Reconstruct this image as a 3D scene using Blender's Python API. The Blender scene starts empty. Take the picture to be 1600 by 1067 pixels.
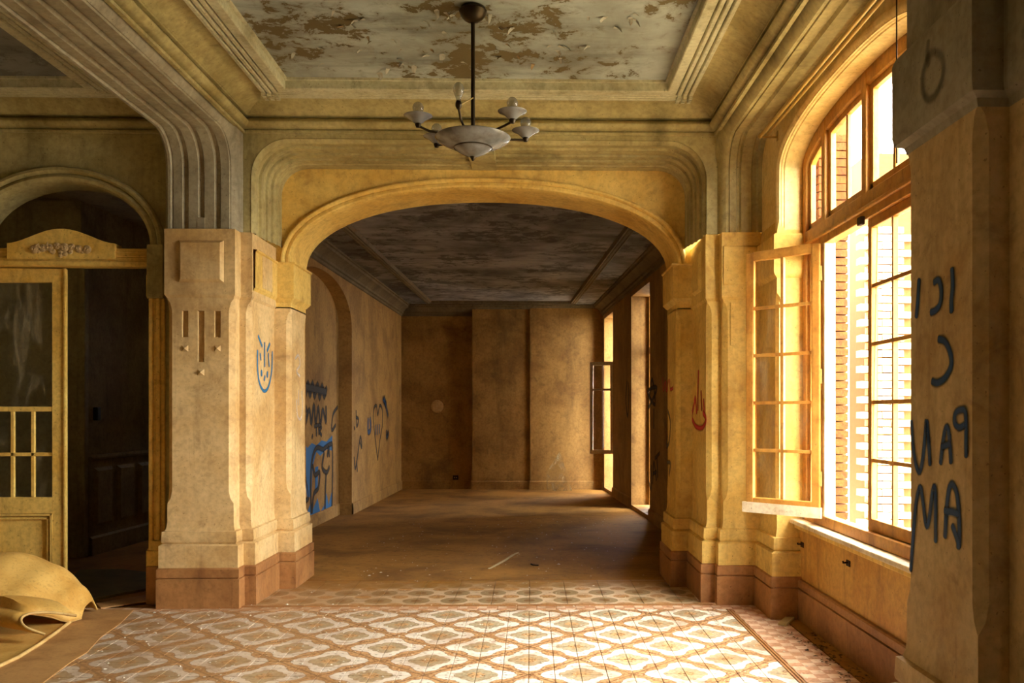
import bpy, bmesh, math, random
from mathutils import Vector, Matrix
random.seed(7)
SC = bpy.context.scene
COL = SC.collection
PI = math.pi

# ------------------------------------------------------------------ camera
FPX, PSI, CAMH, YH = 1370.0, math.radians(1.2), 1.5, 645.0
CX = 830 + FPX * math.tan(PSI)
SN, CS = math.sin(PSI), math.cos(PSI)
cam = bpy.data.cameras.new('camera')
cam.sensor_width = 36.0
cam.lens = FPX / 1600 * 36
cam.shift_x = -(CX - 800) / 1600
cam.shift_y = (YH - 533.5) / 1600
cam.clip_start = 0.05
cam_o = bpy.data.objects.new('camera', cam)
cam_o.location = (0, 0, CAMH)
cam_o.rotation_euler = (PI / 2, 0, -PSI)
COL.objects.link(cam_o)
SC.camera = cam_o

# ------------------------------------------------------------------ light: overcast daylight through the windows
SKY_STRENGTH = 32.0
w = bpy.data.worlds.new('overcast_sky')
w.use_nodes = True
SC.world = w
bg = w.node_tree.nodes['Background']
bg.inputs[0].default_value = (1.0, 0.975, 0.93, 1)
bg.inputs[1].default_value = SKY_STRENGTH
def portal(name, loc, rot, sx, sy):
    l = bpy.data.lights.new(name, 'AREA')
    l.shape = 'RECTANGLE'; l.size = sx; l.size_y = sy
    l.cycles.is_portal = True
    o = bpy.data.objects.new(name, l)
    o.location = loc; o.rotation_euler = rot
    COL.objects.link(o)
# sky portals sit in the window openings and one added corridor opening (they guide sampling, they emit nothing)
portal('sky_portal', (2.42, 5.2, 2.1), (0, PI / 2, 0), 2.9, 2.4)
portal('sky_portal', (-3.8, 13.05, 2.3), (-PI / 2, 0, 0), 0.2, 0.2)  # unseen opening in the corridor end wall, added to brighten the corridor
portal('sky_portal', (2.1, 12.9, 1.75), (0, PI / 2, 0), 3.3, 1.6)
portal('sky_portal', (2.0, 16.3, 1.75), (0, PI / 2, 0), 3.3, 1.4)
vs = SC.view_settings
vs.view_transform = 'Standard'
vs.look = 'None'
vs.gamma = 1.0
vs.use_curve_mapping = False
vs.exposure = 0.4
SC.cycles.max_bounces = 9
SC.cycles.diffuse_bounces = 6
SC.cycles.transparent_max_bounces = 16
SC.cycles.sample_clamp_indirect = 12

# ------------------------------------------------------------------ photograph measurements -> points on real planes
def ray(u, v):
    a = (u - CX) / FPX; b = (YH - v) / FPX
    return (SN + CS * a, CS - SN * a, b)
def on_y(u, v, Y):
    d = ray(u, v); t = Y / d[1]
    return (d[0] * t, Y, CAMH + d[2] * t)
def on_x(u, v, X):
    d = ray(u, v); t = X / d[0]
    return (X, d[1] * t, CAMH + d[2] * t)
def on_z(u, v, z=0.0):
    d = ray(u, v); t = (z - CAMH) / d[2]
    return (d[0] * t, d[1] * t, z)

# ------------------------------------------------------------------ node helpers
class NT:
    def __init__(s, name):
        s.mat = bpy.data.materials.new(name); s.mat.use_nodes = True
        s.t = s.mat.node_tree; s.n = s.t.nodes; s.l = s.t.links
        s.b = s.n['Principled BSDF']; s.out = s.n['Material Output']
        s.b.inputs['Specular IOR Level'].default_value = 0.3
    def put(s, sock, v):
        if hasattr(v, 'is_output'):
            s.l.new(v, sock)
        elif isinstance(v, (tuple, list)):
            sock.default_value = tuple(v) if len(v) == len(sock.default_value) else tuple(v) + (1,)
        else:
            try: sock.default_value = v
            except Exception: sock.default_value = (v, v, v, 1)
    def m(s, op, a, b=0.0, c=0.0):
        n = s.n.new('ShaderNodeMath'); n.operation = op
        s.put(n.inputs[0], a); s.put(n.inputs[1], b); s.put(n.inputs[2], c)
        return n.outputs[0]
    def pos(s):
        return s.n.new('ShaderNodeNewGeometry').outputs['Position']
    def obj(s):
        return s.n.new('ShaderNodeTexCoord').outputs['Object']
    def xyz(s, v):
        n = s.n.new('ShaderNodeSeparateXYZ'); s.l.new(v, n.inputs[0]); return n.outputs
    def comb(s, x, y, z):
        n = s.n.new('ShaderNodeCombineXYZ')
        for i, q in enumerate((x, y, z)): s.put(n.inputs[i], q)
        return n.outputs[0]
    def scale(s, v, sx, sy, sz, off=(0, 0, 0)):
        n = s.n.new('ShaderNodeMapping'); s.l.new(v, n.inputs[0])
        n.inputs['Scale'].default_value = (sx, sy, sz); n.inputs['Location'].default_value = off
        return n.outputs[0]
    def noise(s, v, sc, det=4, rough=0.55, dist=0.0):
        n = s.n.new('ShaderNodeTexNoise'); s.l.new(v, n.inputs['Vector'])
        n.inputs['Scale'].default_value = sc; n.inputs['Detail'].default_value = det
        n.inputs['Roughness'].default_value = rough; n.inputs['Distortion'].default_value = dist
        return n.outputs['Fac']
    def voro(s, v, sc, feat='F1'):
        n = s.n.new('ShaderNodeTexVoronoi'); s.l.new(v, n.inputs['Vector']); n.feature = feat
        n.inputs['Scale'].default_value = sc
        return n.outputs['Distance']
    def ramp(s, f, lo, hi):      # smooth 0..1
        n = s.n.new('ShaderNodeMapRange'); n.interpolation_type = 'SMOOTHSTEP'
        s.put(n.inputs[0], f); n.inputs[1].default_value = lo; n.inputs[2].default_value = hi
        return n.outputs[0]
    def mix(s, f, a, b, mode='MIX'):
        n = s.n.new('ShaderNodeMix'); n.data_type = 'RGBA'; n.blend_type = mode
        s.put(n.inputs[0], f); s.put(n.inputs[6], a); s.put(n.inputs[7], b)
        return n.outputs[2]
    def bump(s, h, strength=0.3, dist=0.01):
        n = s.n.new('ShaderNodeBump'); s.put(n.inputs['Height'], h)
        n.inputs['Strength'].default_value = strength; n.inputs['Distance'].default_value = dist
        s.l.new(n.outputs[0], s.b.inputs['Normal'])
    def color(s, c): s.put(s.b.inputs['Base Color'], c)
    def rough(s, r): s.put(s.b.inputs['Roughness'], r)

def c3(r, g, b):   # sRGB 0-255 -> linear
    f = lambda v: (v / 255 / 12.92) if v / 255 <= 0.04045 else ((v / 255 + 0.055) / 1.055) ** 2.4
    return (f(r), f(g), f(b))

def plaster(name, base, stain, dirt, stain_amt=0.7, dirt_amt=0.6, bumps=0.25, rough=0.72, streak=3.0):
    t = NT(name); p = t.pos()
    n1 = t.noise(p, 1.6, 6, 0.62, 0.4)
    n2 = t.noise(t.scale(p, 1, 1, 0.22), streak, 5, 0.6, 0.3)
    n3 = t.noise(p, 28, 4, 0.6)
    sp = t.noise(p, 60, 2, 0.5)
    c = t.mix(t.m('MULTIPLY', t.ramp(n1, 0.38, 0.68), stain_amt), base, stain)
    c = t.mix(t.m('MULTIPLY', t.ramp(n2, 0.50, 0.78), dirt_amt), c, dirt)
    n4 = t.noise(p, 5.5, 6, 0.68, 0.8); n5 = t.noise(t.scale(p, 1, 1, 0.08), 16, 4, 0.6, 0.2)
    c = t.mix(t.m('MULTIPLY', t.ramp(n4, 0.50, 0.74), 0.42), c, dirt)
    c = t.mix(t.m('MULTIPLY', t.ramp(n4, 0.46, 0.28), 0.30), c, tuple(min(1.0, k * 1.25) for k in base))
    c = t.mix(t.m('MULTIPLY', t.ramp(n5, 0.55, 0.80), 0.35), c, dirt)
    c = t.mix(t.m('MULTIPLY', t.ramp(n3, 0.35, 0.75), 0.30), c, dirt)
    c = t.mix(t.m('MULTIPLY', t.ramp(sp, 0.68, 0.74), 0.6), c, dirt)
    t.color(c); t.rough(rough)
    t.bump(t.m('ADD', t.m('MULTIPLY', n3, 0.5), t.m('MULTIPLY', n1, 0.8)), bumps, 0.012)
    return t.mat

M = {}
M['cream'] = plaster('cream_plaster', c3(220, 190, 134), c3(196, 156, 94), c3(126, 92, 50), 0.9, 0.6)
M['ochre'] = plaster('ochre_plaster', c3(228, 194, 106), c3(208, 162, 68), c3(134, 96, 44), 0.8, 0.5)
M['beam'] = plaster('grey_cream_plaster', c3(168, 158, 132), c3(138, 126, 100), c3(86, 76, 56), 0.85, 0.55)
M['olive'] = plaster('olive_plaster', c3(188, 174, 120), c3(150, 132, 80), c3(90, 78, 46), 0.85, 0.65)
M['pale'] = plaster('pale_moulding_paint', c3(206, 202, 170), c3(182, 174, 136), c3(110, 98, 66), 0.8, 0.5)
M['reveal'] = plaster('pale_yellow_reveal', c3(232, 206, 140), c3(222, 184, 106), c3(150, 112, 58), 0.8, 0.4)
M['soot'] = plaster('sooty_moulding', c3(120, 104, 76), c3(92, 78, 54), c3(52, 42, 28), 0.8, 0.6)
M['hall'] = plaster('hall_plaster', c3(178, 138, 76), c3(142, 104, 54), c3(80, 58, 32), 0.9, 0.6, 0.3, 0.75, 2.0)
M['plinth'] = plaster('brown_plinth', c3(178, 128, 76), c3(146, 96, 52), c3(86, 54, 28), 0.9, 0.6, 0.2, 0.55)
M['wood'] = plaster('yellow_painted_wood', c3(240, 204, 110), c3(224, 174, 72), c3(124, 80, 30), 0.8, 0.5, 0.2, 0.5, 7.0)
M['sashwood'] = plaster('worn_sash_paint', c3(200, 146, 66), c3(176, 112, 38), c3(92, 52, 16), 0.8, 0.7, 0.35, 0.5, 9.0)
M['apron'] = plaster('stained_apron_paint', c3(214, 166, 84), c3(186, 128, 52), c3(104, 64, 24), 0.9, 0.9, 0.25, 0.5, 6.0)
M['dim'] = plaster('dark_corridor_paint', c3(176, 158, 118), c3(140, 120, 84), c3(84, 68, 46), 0.8, 0.6, 0.2, 0.7)
M['sill'] = plaster('pale_sill_paint', c3(236, 222, 190), c3(214, 180, 120), c3(130, 90, 50), 0.6, 0.4, 0.2, 0.45)

def mat_simple(name, col, rough=0.6, metal=0.0, var=0.25, sc=20):
    t = NT(name); p = t.obj()
    n = t.noise(p, sc, 4)
    t.color(t.mix(t.m('MULTIPLY', n, var * 2), col, tuple(k * 0.35 for k in col)))
    t.rough(rough); t.b.inputs['Metallic'].default_value = metal
    return t.mat
M['bronze'] = mat_simple('aged_bronze', c3(62, 50, 34), 0.4, 0.8)
M['iron'] = mat_simple('rusty_iron', c3(60, 40, 28), 0.7, 0.5)
M['brass'] = mat_simple('dull_brass', c3(196, 160, 84), 0.4, 0.3)
M['twig'] = mat_simple('dry_twig', c3(190, 166, 122), 0.85)
M['scrap'] = mat_simple('pale_wood_scrap', c3(214, 190, 130), 0.7)
M['outlet'] = mat_simple('black_socket', c3(36, 30, 26), 0.5)
M['crumb'] = mat_simple('plaster_crumb', c3(226, 214, 190), 0.9)
M['flake'] = mat_simple('paint_flake', c3(176, 172, 156), 0.7, 0, 0.15)
M['flake_b'] = mat_simple('paint_flake_brown', c3(150, 128, 92), 0.8, 0, 0.15)
M['dry_leaf'] = mat_simple('dry_leaf', c3(96, 72, 40), 0.8)

def milk_glass():
    t = NT('dusty_opal_glass'); p = t.obj()
    n = t.noise(p, 9, 4)
    t.color(t.mix(t.ramp(n, 0.4, 0.7), c3(118, 117, 112), c3(88, 84, 76)))
    t.rough(0.22); t.b.inputs['Specular IOR Level'].default_value = 0.6
    t.b.inputs['Subsurface Weight'].default_value = 0.0
    return t.mat
M['opal'] = milk_glass()

def bulb_glass():
    t = NT('clear_bulb_glass')
    tr = t.n.new('ShaderNodeBsdfTransparent'); tr.inputs[0].default_value = (0.86, 0.85, 0.80, 1)
    t.color(c3(150, 144, 128)); t.rough(0.06); t.b.inputs['Specular IOR Level'].default_value = 0.7
    mx = t.n.new('ShaderNodeMixShader'); mx.inputs[0].default_value = 0.32
    t.l.new(tr.outputs[0], mx.inputs[1]); t.l.new(t.b.outputs[0], mx.inputs[2])
    t.l.new(mx.outputs[0], t.out.inputs[0])
    return t.mat
M['bulb'] = bulb_glass()

def pane_glass(name, dirt):
    t = NT(name); p = t.pos()
    tr = t.n.new('ShaderNodeBsdfTransparent'); tr.inputs[0].default_value = (0.97, 0.98, 0.97, 1)
    gl = t.n.new('ShaderNodeBsdfGlossy'); gl.inputs['Roughness'].default_value = 0.03
    lw = t.n.new('ShaderNodeLayerWeight'); lw.inputs[0].default_value = 0.5
    frs = t.m('ADD', 0.045, t.m('MULTIPLY', t.m('POWER', lw.outputs['Facing'], 5.0), 0.9))
    m1 = t.n.new('ShaderNodeMixShader')
    t.l.new(frs, m1.inputs[0]); t.l.new(tr.outputs[0], m1.inputs[1]); t.l.new(gl.outputs[0], m1.inputs[2])
    t.color(c3(206, 190, 150)); t.rough(0.8)
    n = t.noise(t.scale(p, 1, 1, 0.35), 6, 6, 0.65, 0.6)
    m2 = t.n.new('ShaderNodeMixShader')
    t.l.new(t.m('MULTIPLY', t.ramp(n, 0.45, 0.8), dirt), m2.inputs[0])
    t.l.new(m1.outputs[0], m2.inputs[1]); t.l.new(t.b.outputs[0], m2.inputs[2])
    t.l.new(m2.outputs[0], t.out.inputs[0])
    return t.mat
M['glass'] = pane_glass('window_glass', 0.22)
M['glass_dusty'] = pane_glass('dusty_glass', 0.5)
M['glass_shard'] = pane_glass('milky_dusty_shard', 1.0)

def brick_mat():
    t = NT('orange_brick'); p = t.pos()
    n = t.noise(p, 14, 5, 0.65)
    n2 = t.noise(p, 60, 3)
    c = t.mix(t.ramp(n, 0.35, 0.7), c3(104, 54, 4), c3(74, 34, 3))
    t.color(t.mix(t.m('MULTIPLY', n2, 0.05), c, c3(150, 110, 70))); t.rough(0.9)
    t.bump(n2, 0.5, 0.01)
    return t.mat
M['brick'] = brick_mat()
M['mortar'] = mat_simple('pale_mortar', c3(104, 74, 36), 0.95)
M['brick_pale'] = mat_simple('overlit_brick', c3(206, 176, 140), 0.95)  # brick made pale to stand for the daylight glare on the pier
M['render_white'] = mat_simple('white_render', c3(228, 222, 208), 0.9)
M['eave'] = mat_simple('eave_wood', c3(176, 150, 110), 0.8)
M['soil'] = mat_simple('garden_ground', c3(150, 140, 110), 0.95)

# tiles ---------------------------------------------------------------
TP, TX0, TY0 = 0.602, 0.587, 5.327     # pattern period and a medallion centre
TS = TP / 4
RUST, RUST2, RUSTD = c3(196, 152, 102), c3(136, 86, 48), c3(78, 54, 34)
WHITE_T, OLIVE_T, BROWN_T = c3(232, 222, 202), c3(150, 136, 104), c3(112, 80, 46)
def tile_mat(name, kind):
    t = NT(name); p = t.pos(); X, Y, Z = t.xyz(p)
    fine = t.voro(p, 48); finen = t.noise(p, 70, 3, 0.6)
    if kind == 'field':
        fx = t.m('DIVIDE', t.m('SUBTRACT', X, TX0), TP); fy = t.m('DIVIDE', t.m('SUBTRACT', Y, TY0), TP)
        ax = t.m('ABSOLUTE', t.m('SUBTRACT', fx, t.m('ROUND', fx))); ay = t.m('ABSOLUTE', t.m('SUBTRACT', fy, t.m('ROUND', fy)))
        s1 = t.m('ADD', ax, ay); cell = t.m('GREATER_THAN', s1, 0.5)
        ux = t.m('ABSOLUTE', t.m('SUBTRACT', t.m('MULTIPLY', cell, 0.5), ax))
        uy = t.m('ABSOLUTE', t.m('SUBTRACT', t.m('MULTIPLY', cell, 0.5), ay))
        s = t.m('ADD', ux, uy)
        r = t.m('SQRT', t.m('ADD', t.m('MULTIPLY', ux, ux), t.m('MULTIPLY', uy, uy)))
        th = t.m('ARCTAN2', uy, ux)
        jit = t.m('MULTIPLY', t.m('SUBTRACT', t.noise(p, 34, 3, 0.6), 0.5), 0.07)
        tt = t.m('SUBTRACT', ux, uy)
        hw = t.m('ADD', 0.100, t.m('MULTIPLY', t.m('COSINE', t.m('MULTIPLY', tt, 4 * PI)), 0.038))
        edge = t.m('ADD', t.m('SUBTRACT', t.m('SUBTRACT', 0.5, s), hw), jit)      # <0 inside the rope band
        band = t.m('LESS_THAN', edge, 0.0)
        bandline = t.m('LESS_THAN', t.m('ABSOLUTE', edge), 0.008)
        md = t.m('ADD', t.m('ADD', t.m('MULTIPLY', s, 0.72), t.m('MULTIPLY', r, 0.4)),
                 t.m('MULTIPLY', t.m('COSINE', t.m('MULTIPLY', th, 12)), 0.012))
        med = t.m('LESS_THAN', t.m('ADD', md, jit), 0.248)
        medl = t.m('LESS_THAN', t.m('ABSOLUTE', t.m('SUBTRACT', md, 0.248)), 0.006)
        ros = t.m('LESS_THAN', t.m('ADD', r, t.m('MULTIPLY', t.m('COSINE', t.m('MULTIPLY', th, 8)), 0.012)), 0.085)
        ring = t.m('ABSOLUTE', t.m('SUBTRACT', r, 0.285))
        dash = t.m('MULTIPLY', t.m('LESS_THAN', ring, 0.012), t.m('GREATER_THAN', t.m('COSINE', t.m('MULTIPLY', th, 24)), 0.45))
        c = t.mix(t.m('MULTIPLY', dash, 0.6), WHITE_T, c3(120, 116, 100))
        c = t.mix(med, c, t.mix(t.ramp(fine, 0.2, 0.6), OLIVE_T, c3(176, 160, 126)))
        c = t.mix(t.m('MULTIPLY', medl, 0.5), c, BROWN_T)
        c = t.mix(ros, c, t.mix(t.ramp(fine, 0.25, 0.5), BROWN_T, c3(196, 156, 106)))
        c = t.mix(band, c, t.mix(t.ramp(fine, 0.25, 0.5), RUST2, RUST))
        c = t.mix(t.m('MULTIPLY', bandline, 0.6), c, RUSTD)
        c = t.mix(t.m('MULTIPLY', t.m('MULTIPLY', band, t.m('LESS_THAN', t.m('SUBTRACT', 0.5, s), 0.018)), 0.6), c, RUSTD)
    elif kind == 'small':
        q = TP / 2
        fx = t.m('DIVIDE', t.m('SUBTRACT', X, TX0), q); fy = t.m('DIVIDE', t.m('SUBTRACT', Y, 7.02), q)
        ax = t.m('ABSOLUTE', t.m('SUBTRACT', fx, t.m('ROUND', fx))); ay = t.m('ABSOLUTE', t.m('SUBTRACT', fy, t.m('ROUND', fy)))
        r = t.m('SQRT', t.m('ADD', t.m('MULTIPLY', ax, ax), t.m('MULTIPLY', ay, ay)))
        bx = t.m('SUBTRACT', 0.5, ax); by = t.m('SUBTRACT', 0.5, ay)
        r2 = t.m('SQRT', t.m('ADD', t.m('MULTIPLY', bx, bx), t.m('MULTIPLY', by, by)))
        c = t.mix(t.m('LESS_THAN', r, 0.36), c3(226, 204, 170), OLIVE_T)
        c = t.mix(t.m('LESS_THAN', r, 0.15), c, BROWN_T)
        c = t.mix(t.m('LESS_THAN', r2, 0.22), c, t.mix(t.ramp(fine, 0.2, 0.5), RUST2, RUST))
    else:   # border of triangles
        q = TP / 4
        along = t.m('ADD', X, Y)
        fr = t.m('ABSOLUTE', t.m('SUBTRACT', t.m('DIVIDE', along, q), t.m('ROUND', t.m('DIVIDE', along, q))))
        fr2 = t.m('SUBTRACT', t.m('DIVIDE', t.m('SUBTRACT', X, Y), q), t.m('ROUND', t.m('DIVIDE', t.m('SUBTRACT', X, Y), q)))
        k = t.m('GREATER_THAN', t.m('ADD', fr, t.m('ABSOLUTE', fr2)), 0.52)
        c = t.mix(k, t.mix(t.ramp(fine, 0.2, 0.55), c3(178, 122, 84), c3(198, 148, 108)), c3(222, 190, 156))
    # walked-in dirt and dust with its own shapes
    g = t.noise(p, 2.3, 6, 0.65, 0.5); g2 = t.noise(p, 11, 5, 0.7, 0.3)
    c = t.mix(t.m('MULTIPLY', t.ramp(g, 0.44, 0.70), 0.6), c, c3(146, 104, 60))
    c = t.mix(t.m('MULTIPLY', t.ramp(g2, 0.50, 0.72), 0.6), c, c3(124, 88, 50))
    c = t.mix(t.m('MULTIPLY', t.ramp(t.noise(p, 40, 3, 0.6), 0.66, 0.72), 0.8), c, c3(236, 228, 212))
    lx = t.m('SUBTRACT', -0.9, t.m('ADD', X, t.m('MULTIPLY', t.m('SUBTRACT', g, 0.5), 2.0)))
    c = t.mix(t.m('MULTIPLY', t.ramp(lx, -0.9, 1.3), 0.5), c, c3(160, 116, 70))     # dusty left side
    if kind == 'small':
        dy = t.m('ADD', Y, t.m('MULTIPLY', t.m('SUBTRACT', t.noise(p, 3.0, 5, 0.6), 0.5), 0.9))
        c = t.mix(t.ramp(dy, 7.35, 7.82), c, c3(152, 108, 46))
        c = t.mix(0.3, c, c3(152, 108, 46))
    t.color(c); t.rough(t.m('ADD', 0.26, t.m('MULTIPLY', g2, 0.4)))
    t.b.inputs['Specular IOR Level'].default_value = 0.45
    t.bump(t.m('ADD', finen, t.m('MULTIPLY', g2, 0.6)), 0.12, 0.004)
    return t.mat
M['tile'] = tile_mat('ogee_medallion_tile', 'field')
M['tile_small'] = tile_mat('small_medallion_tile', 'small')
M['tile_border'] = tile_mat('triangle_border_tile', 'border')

def dust_floor():
    t = NT('dusty_hall_floor'); p = t.pos()
    n = t.noise(p, 1.2, 6, 0.6, 0.4); n2 = t.noise(p, 14, 5, 0.7)
    c = t.mix(t.ramp(n, 0.35, 0.7), c3(172, 124, 54), c3(124, 86, 34))
    c = t.mix(t.m('MULTIPLY', t.ramp(n2, 0.5, 0.7), 0.5), c, c3(84, 56, 30))
    c = t.mix(t.m('MULTIPLY', t.ramp(t.noise(p, 45, 3), 0.70, 0.74), 0.7), c, c3(214, 190, 150))
    t.color(c); t.rough(0.9); t.bump(n2, 0.3, 0.01)
    return t.mat
M['dust'] = dust_floor()

def ceiling_mat(name, base, base2, peel, peel_amt, soot=0.0):
    t = NT(name); p = t.pos()
    n = t.noise(p, 1.1, 6, 0.6, 0.5); s = t.noise(t.scale(p, 0.35, 1.6, 1), 2.2, 6, 0.65, 0.6)
    c = t.mix(t.ramp(n, 0.35, 0.68), base, base2)
    c = t.mix(t.m('MULTIPLY', t.ramp(s, 0.45, 0.75), 0.6), c, tuple(k * 0.45 for k in base2))
    a = t.noise(p, 1.5, 2, 0.5); b = t.noise(p, 7.0, 6, 0.7, 0.35)
    mask = t.ramp(t.m('ADD', t.m('MULTIPLY', a, 0.55), t.m('MULTIPLY', b, 0.75)), 0.70, 0.715)
    halo = t.ramp(t.m('ADD', t.m('MULTIPLY', a, 0.55), t.m('MULTIPLY', b, 0.75)), 0.60, 0.715)
    c = t.mix(t.m('MULTIPLY', halo, 0.35 * peel_amt), c, peel)
    c = t.mix(t.m('MULTIPLY', mask, peel_amt), c, peel)
    t.color(c); t.rough(0.8)
    t.bump(t.m('SUBTRACT', t.m('MULTIPLY', t.noise(p, 18, 4), 0.3), t.m('MULTIPLY', mask, peel_amt)), 0.6, 0.012)
    return t.mat
M['ceil'] = ceiling_mat('peeling_ceiling_paint', c3(180, 188, 182), c3(140, 142, 132), c3(104, 90, 56), 0.95)
M['ceil_side'] = ceiling_mat('dark_side_ceiling', c3(130, 130, 126), c3(96, 94, 90), c3(70, 62, 52), 0.4)  # darker grey than the main ceiling, with less peeling
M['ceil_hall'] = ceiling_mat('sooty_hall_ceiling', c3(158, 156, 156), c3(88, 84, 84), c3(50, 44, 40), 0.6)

def lino_mat(name, a, b, d):
    t = NT(name); p = t.pos(); o = t.obj()
    n = t.noise(p, 4, 6, 0.65, 0.4); n2 = t.noise(p, 50, 4, 0.6)
    c = t.mix(t.ramp(n, 0.35, 0.7), a, b)
    c = t.mix(t.m('MULTIPLY', t.ramp(n2, 0.5, 0.75), 0.35), c, d)
    t.color(c); t.rough(0.55); t.bump(n2, 0.15, 0.004)
    return t.mat
M['lino'] = lino_mat('yellow_linoleum', c3(222, 180, 98), c3(202, 152, 70), c3(130, 92, 44))
M['lino_edge'] = lino_mat('pale_lino_edge', c3(224, 190, 122), c3(196, 156, 92), c3(130, 92, 44))
M['lino_back'] = lino_mat('brown_lino_backing', c3(186, 142, 86), c3(156, 110, 62), c3(96, 64, 36))
M['lino_green'] = lino_mat('dull_green_lino', c3(120, 112, 70), c3(96, 88, 52), c3(60, 50, 30))

def paint_mat(name, col):
    t = NT(name)
    at = t.n.new('ShaderNodeAttribute'); at.attribute_name = 'cover'
    t.color(col); t.rough(0.6)
    tr = t.n.new('ShaderNodeBsdfTransparent'); mx = t.n.new('ShaderNodeMixShader')
    t.l.new(at.outputs['Fac'], mx.inputs[0]); t.l.new(tr.outputs[0], mx.inputs[1]); t.l.new(t.b.outputs[0], mx.inputs[2])
    t.l.new(mx.outputs[0], t.out.inputs[0])
    return t.mat
M['spray_navy'] = paint_mat('navy_spray_paint', c3(24, 66, 110))
M['spray_blue'] = paint_mat('blue_spray_paint', c3(40, 110, 172))
M['spray_teal'] = paint_mat('teal_blue_spray', c3(20, 104, 150))
M['spray_black'] = paint_mat('black_spray_paint', c3(20, 20, 24))
M['spray_red'] = paint_mat('red_spray_paint', c3(186, 36, 44))
M['spray_white'] = paint_mat('white_chalk', c3(236, 224, 206))
M['spray_grey'] = paint_mat('grey_spray_paint', c3(98, 92, 82))
M['spray_dust'] = paint_mat('dark_ring_stain', c3(74, 66, 52))

# ------------------------------------------------------------------ mesh helpers
def obj(name, verts, faces, mat, parent=None, smooth=None, mats=None, fmat=None):
    me = bpy.data.meshes.new(name)
    me.from_pydata([tuple(v) for v in verts], [], faces)
    for mm in (mats or [mat]): me.materials.append(M[mm])
    if fmat: me.polygons.foreach_set('material_index', fmat)
    bm = bmesh.new(); bm.from_mesh(me)
    bmesh.ops.remove_doubles(bm, verts=bm.verts, dist=1e-5)
    bmesh.ops.recalc_face_normals(bm, faces=bm.faces)
    bm.to_mesh(me); bm.free()
    if smooth is not None:
        me.polygons.foreach_set('use_smooth', [True] * len(me.polygons))
        me.set_sharp_from_angle(angle=math.radians(smooth))
    me.update()
    o = bpy.data.objects.new(name, me)
    COL.objects.link(o)
    if parent is not None: o.parent = parent
    return o
def link_mesh(name, me, parent=None, loc=(0, 0, 0), rot=(0, 0, 0), scale=(1, 1, 1)):
    o = bpy.data.objects.new(name, me); COL.objects.link(o)
    o.location = loc; o.rotation_euler = rot; o.scale = scale
    if parent is not None: o.parent = parent
    return o
def empty(name, loc=(0, 0, 0), rz=0.0):
    o = bpy.data.objects.new(name, None); COL.objects.link(o)
    o.location = loc; o.rotation_euler = (0, 0, rz); o.empty_display_size = 0.1
    return o
def tag(o, label, cat, group=None, kind=None):
    o['label'] = label; o['category'] = cat
    if group: o['group'] = group
    if kind: o['kind'] = kind
    return o
def struct(o, label=None):
    o['kind'] = 'structure'
    if label: o['label'] = label
    return o
def bevel(o, w=0.006, seg=2, ang=40):
    m = o.modifiers.new('bevel', 'BEVEL'); m.width = w; m.segments = seg
    m.limit_method = 'ANGLE'; m.angle_limit = math.radians(ang)
    return o
class MB:
    def __init__(s): s.v = []; s.f = []
    def add(s, v, f):
        k = len(s.v); s.v += [tuple(q) for q in v]; s.f += [tuple(i + k for i in q) for q in f]; return s
    def box(s, a, b):
        x0, y0, z0 = a; x1, y1, z1 = b
        return s.add([(x0, y0, z0), (x1, y0, z0), (x1, y1, z0), (x0, y1, z0), (x0, y0, z1), (x1, y0, z1), (x1, y1, z1), (x0, y1, z1)],
                     [(0, 3, 2, 1), (4, 5, 6, 7), (0, 1, 5, 4), (1, 2, 6, 5), (2, 3, 7, 6), (3, 0, 4, 7)])
    def quad(s, *p): return s.add(p, [tuple(range(len(p)))])
    def tube(s, pts, r, n=8, cap=True):
        pts = [Vector(p) for p in pts]; rs = r if isinstance(r, (list, tuple)) else [r] * len(pts)
        vs_, fs = [], []
        t0 = (pts[1] - pts[0]).normalized()
        up = Vector((0, 0, 1)) if abs(t0.z) < 0.9 else Vector((1, 0, 0))
        a = t0.cross(up).normalized()
        for i, p in enumerate(pts):
            t = (pts[min(i + 1, len(pts) - 1)] - pts[max(i - 1, 0)]).normalized()
            a = (a - t * a.dot(t)).normalized(); b = t.cross(a)
            for k in range(n):
                an = 2 * PI * k / n
                vs_.append(p + (a * math.cos(an) + b * math.sin(an)) * rs[i])
        for i in range(len(pts) - 1):
            for k in range(n):
                fs.append((i * n + k, i * n + (k + 1) % n, (i + 1) * n + (k + 1) % n, (i + 1) * n + k))
        if cap:
            fs.append(tuple(range(n - 1, -1, -1))); fs.append(tuple((len(pts) - 1) * n + k for k in range(n)))
        return s.add(vs_, fs)
    def lathe(s, prof, c=(0, 0, 0), n=24):
        vs_, fs = [], []
        for r, z in prof:
            for k in range(n):
                an = 2 * PI * k / n
                vs_.append((c[0] + r * math.cos(an), c[1] + r * math.sin(an), c[2] + z))
        for i in range(len(prof) - 1):
            for k in range(n):
                fs.append((i * n + k, i * n + (k + 1) % n, (i + 1) * n + (k + 1) % n, (i + 1) * n + k))
        return s.add(vs_, fs)
    def build(s, name, mat, parent=None, smooth=None): return obj(name, s.v, s.f, mat, parent, smooth)

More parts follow.
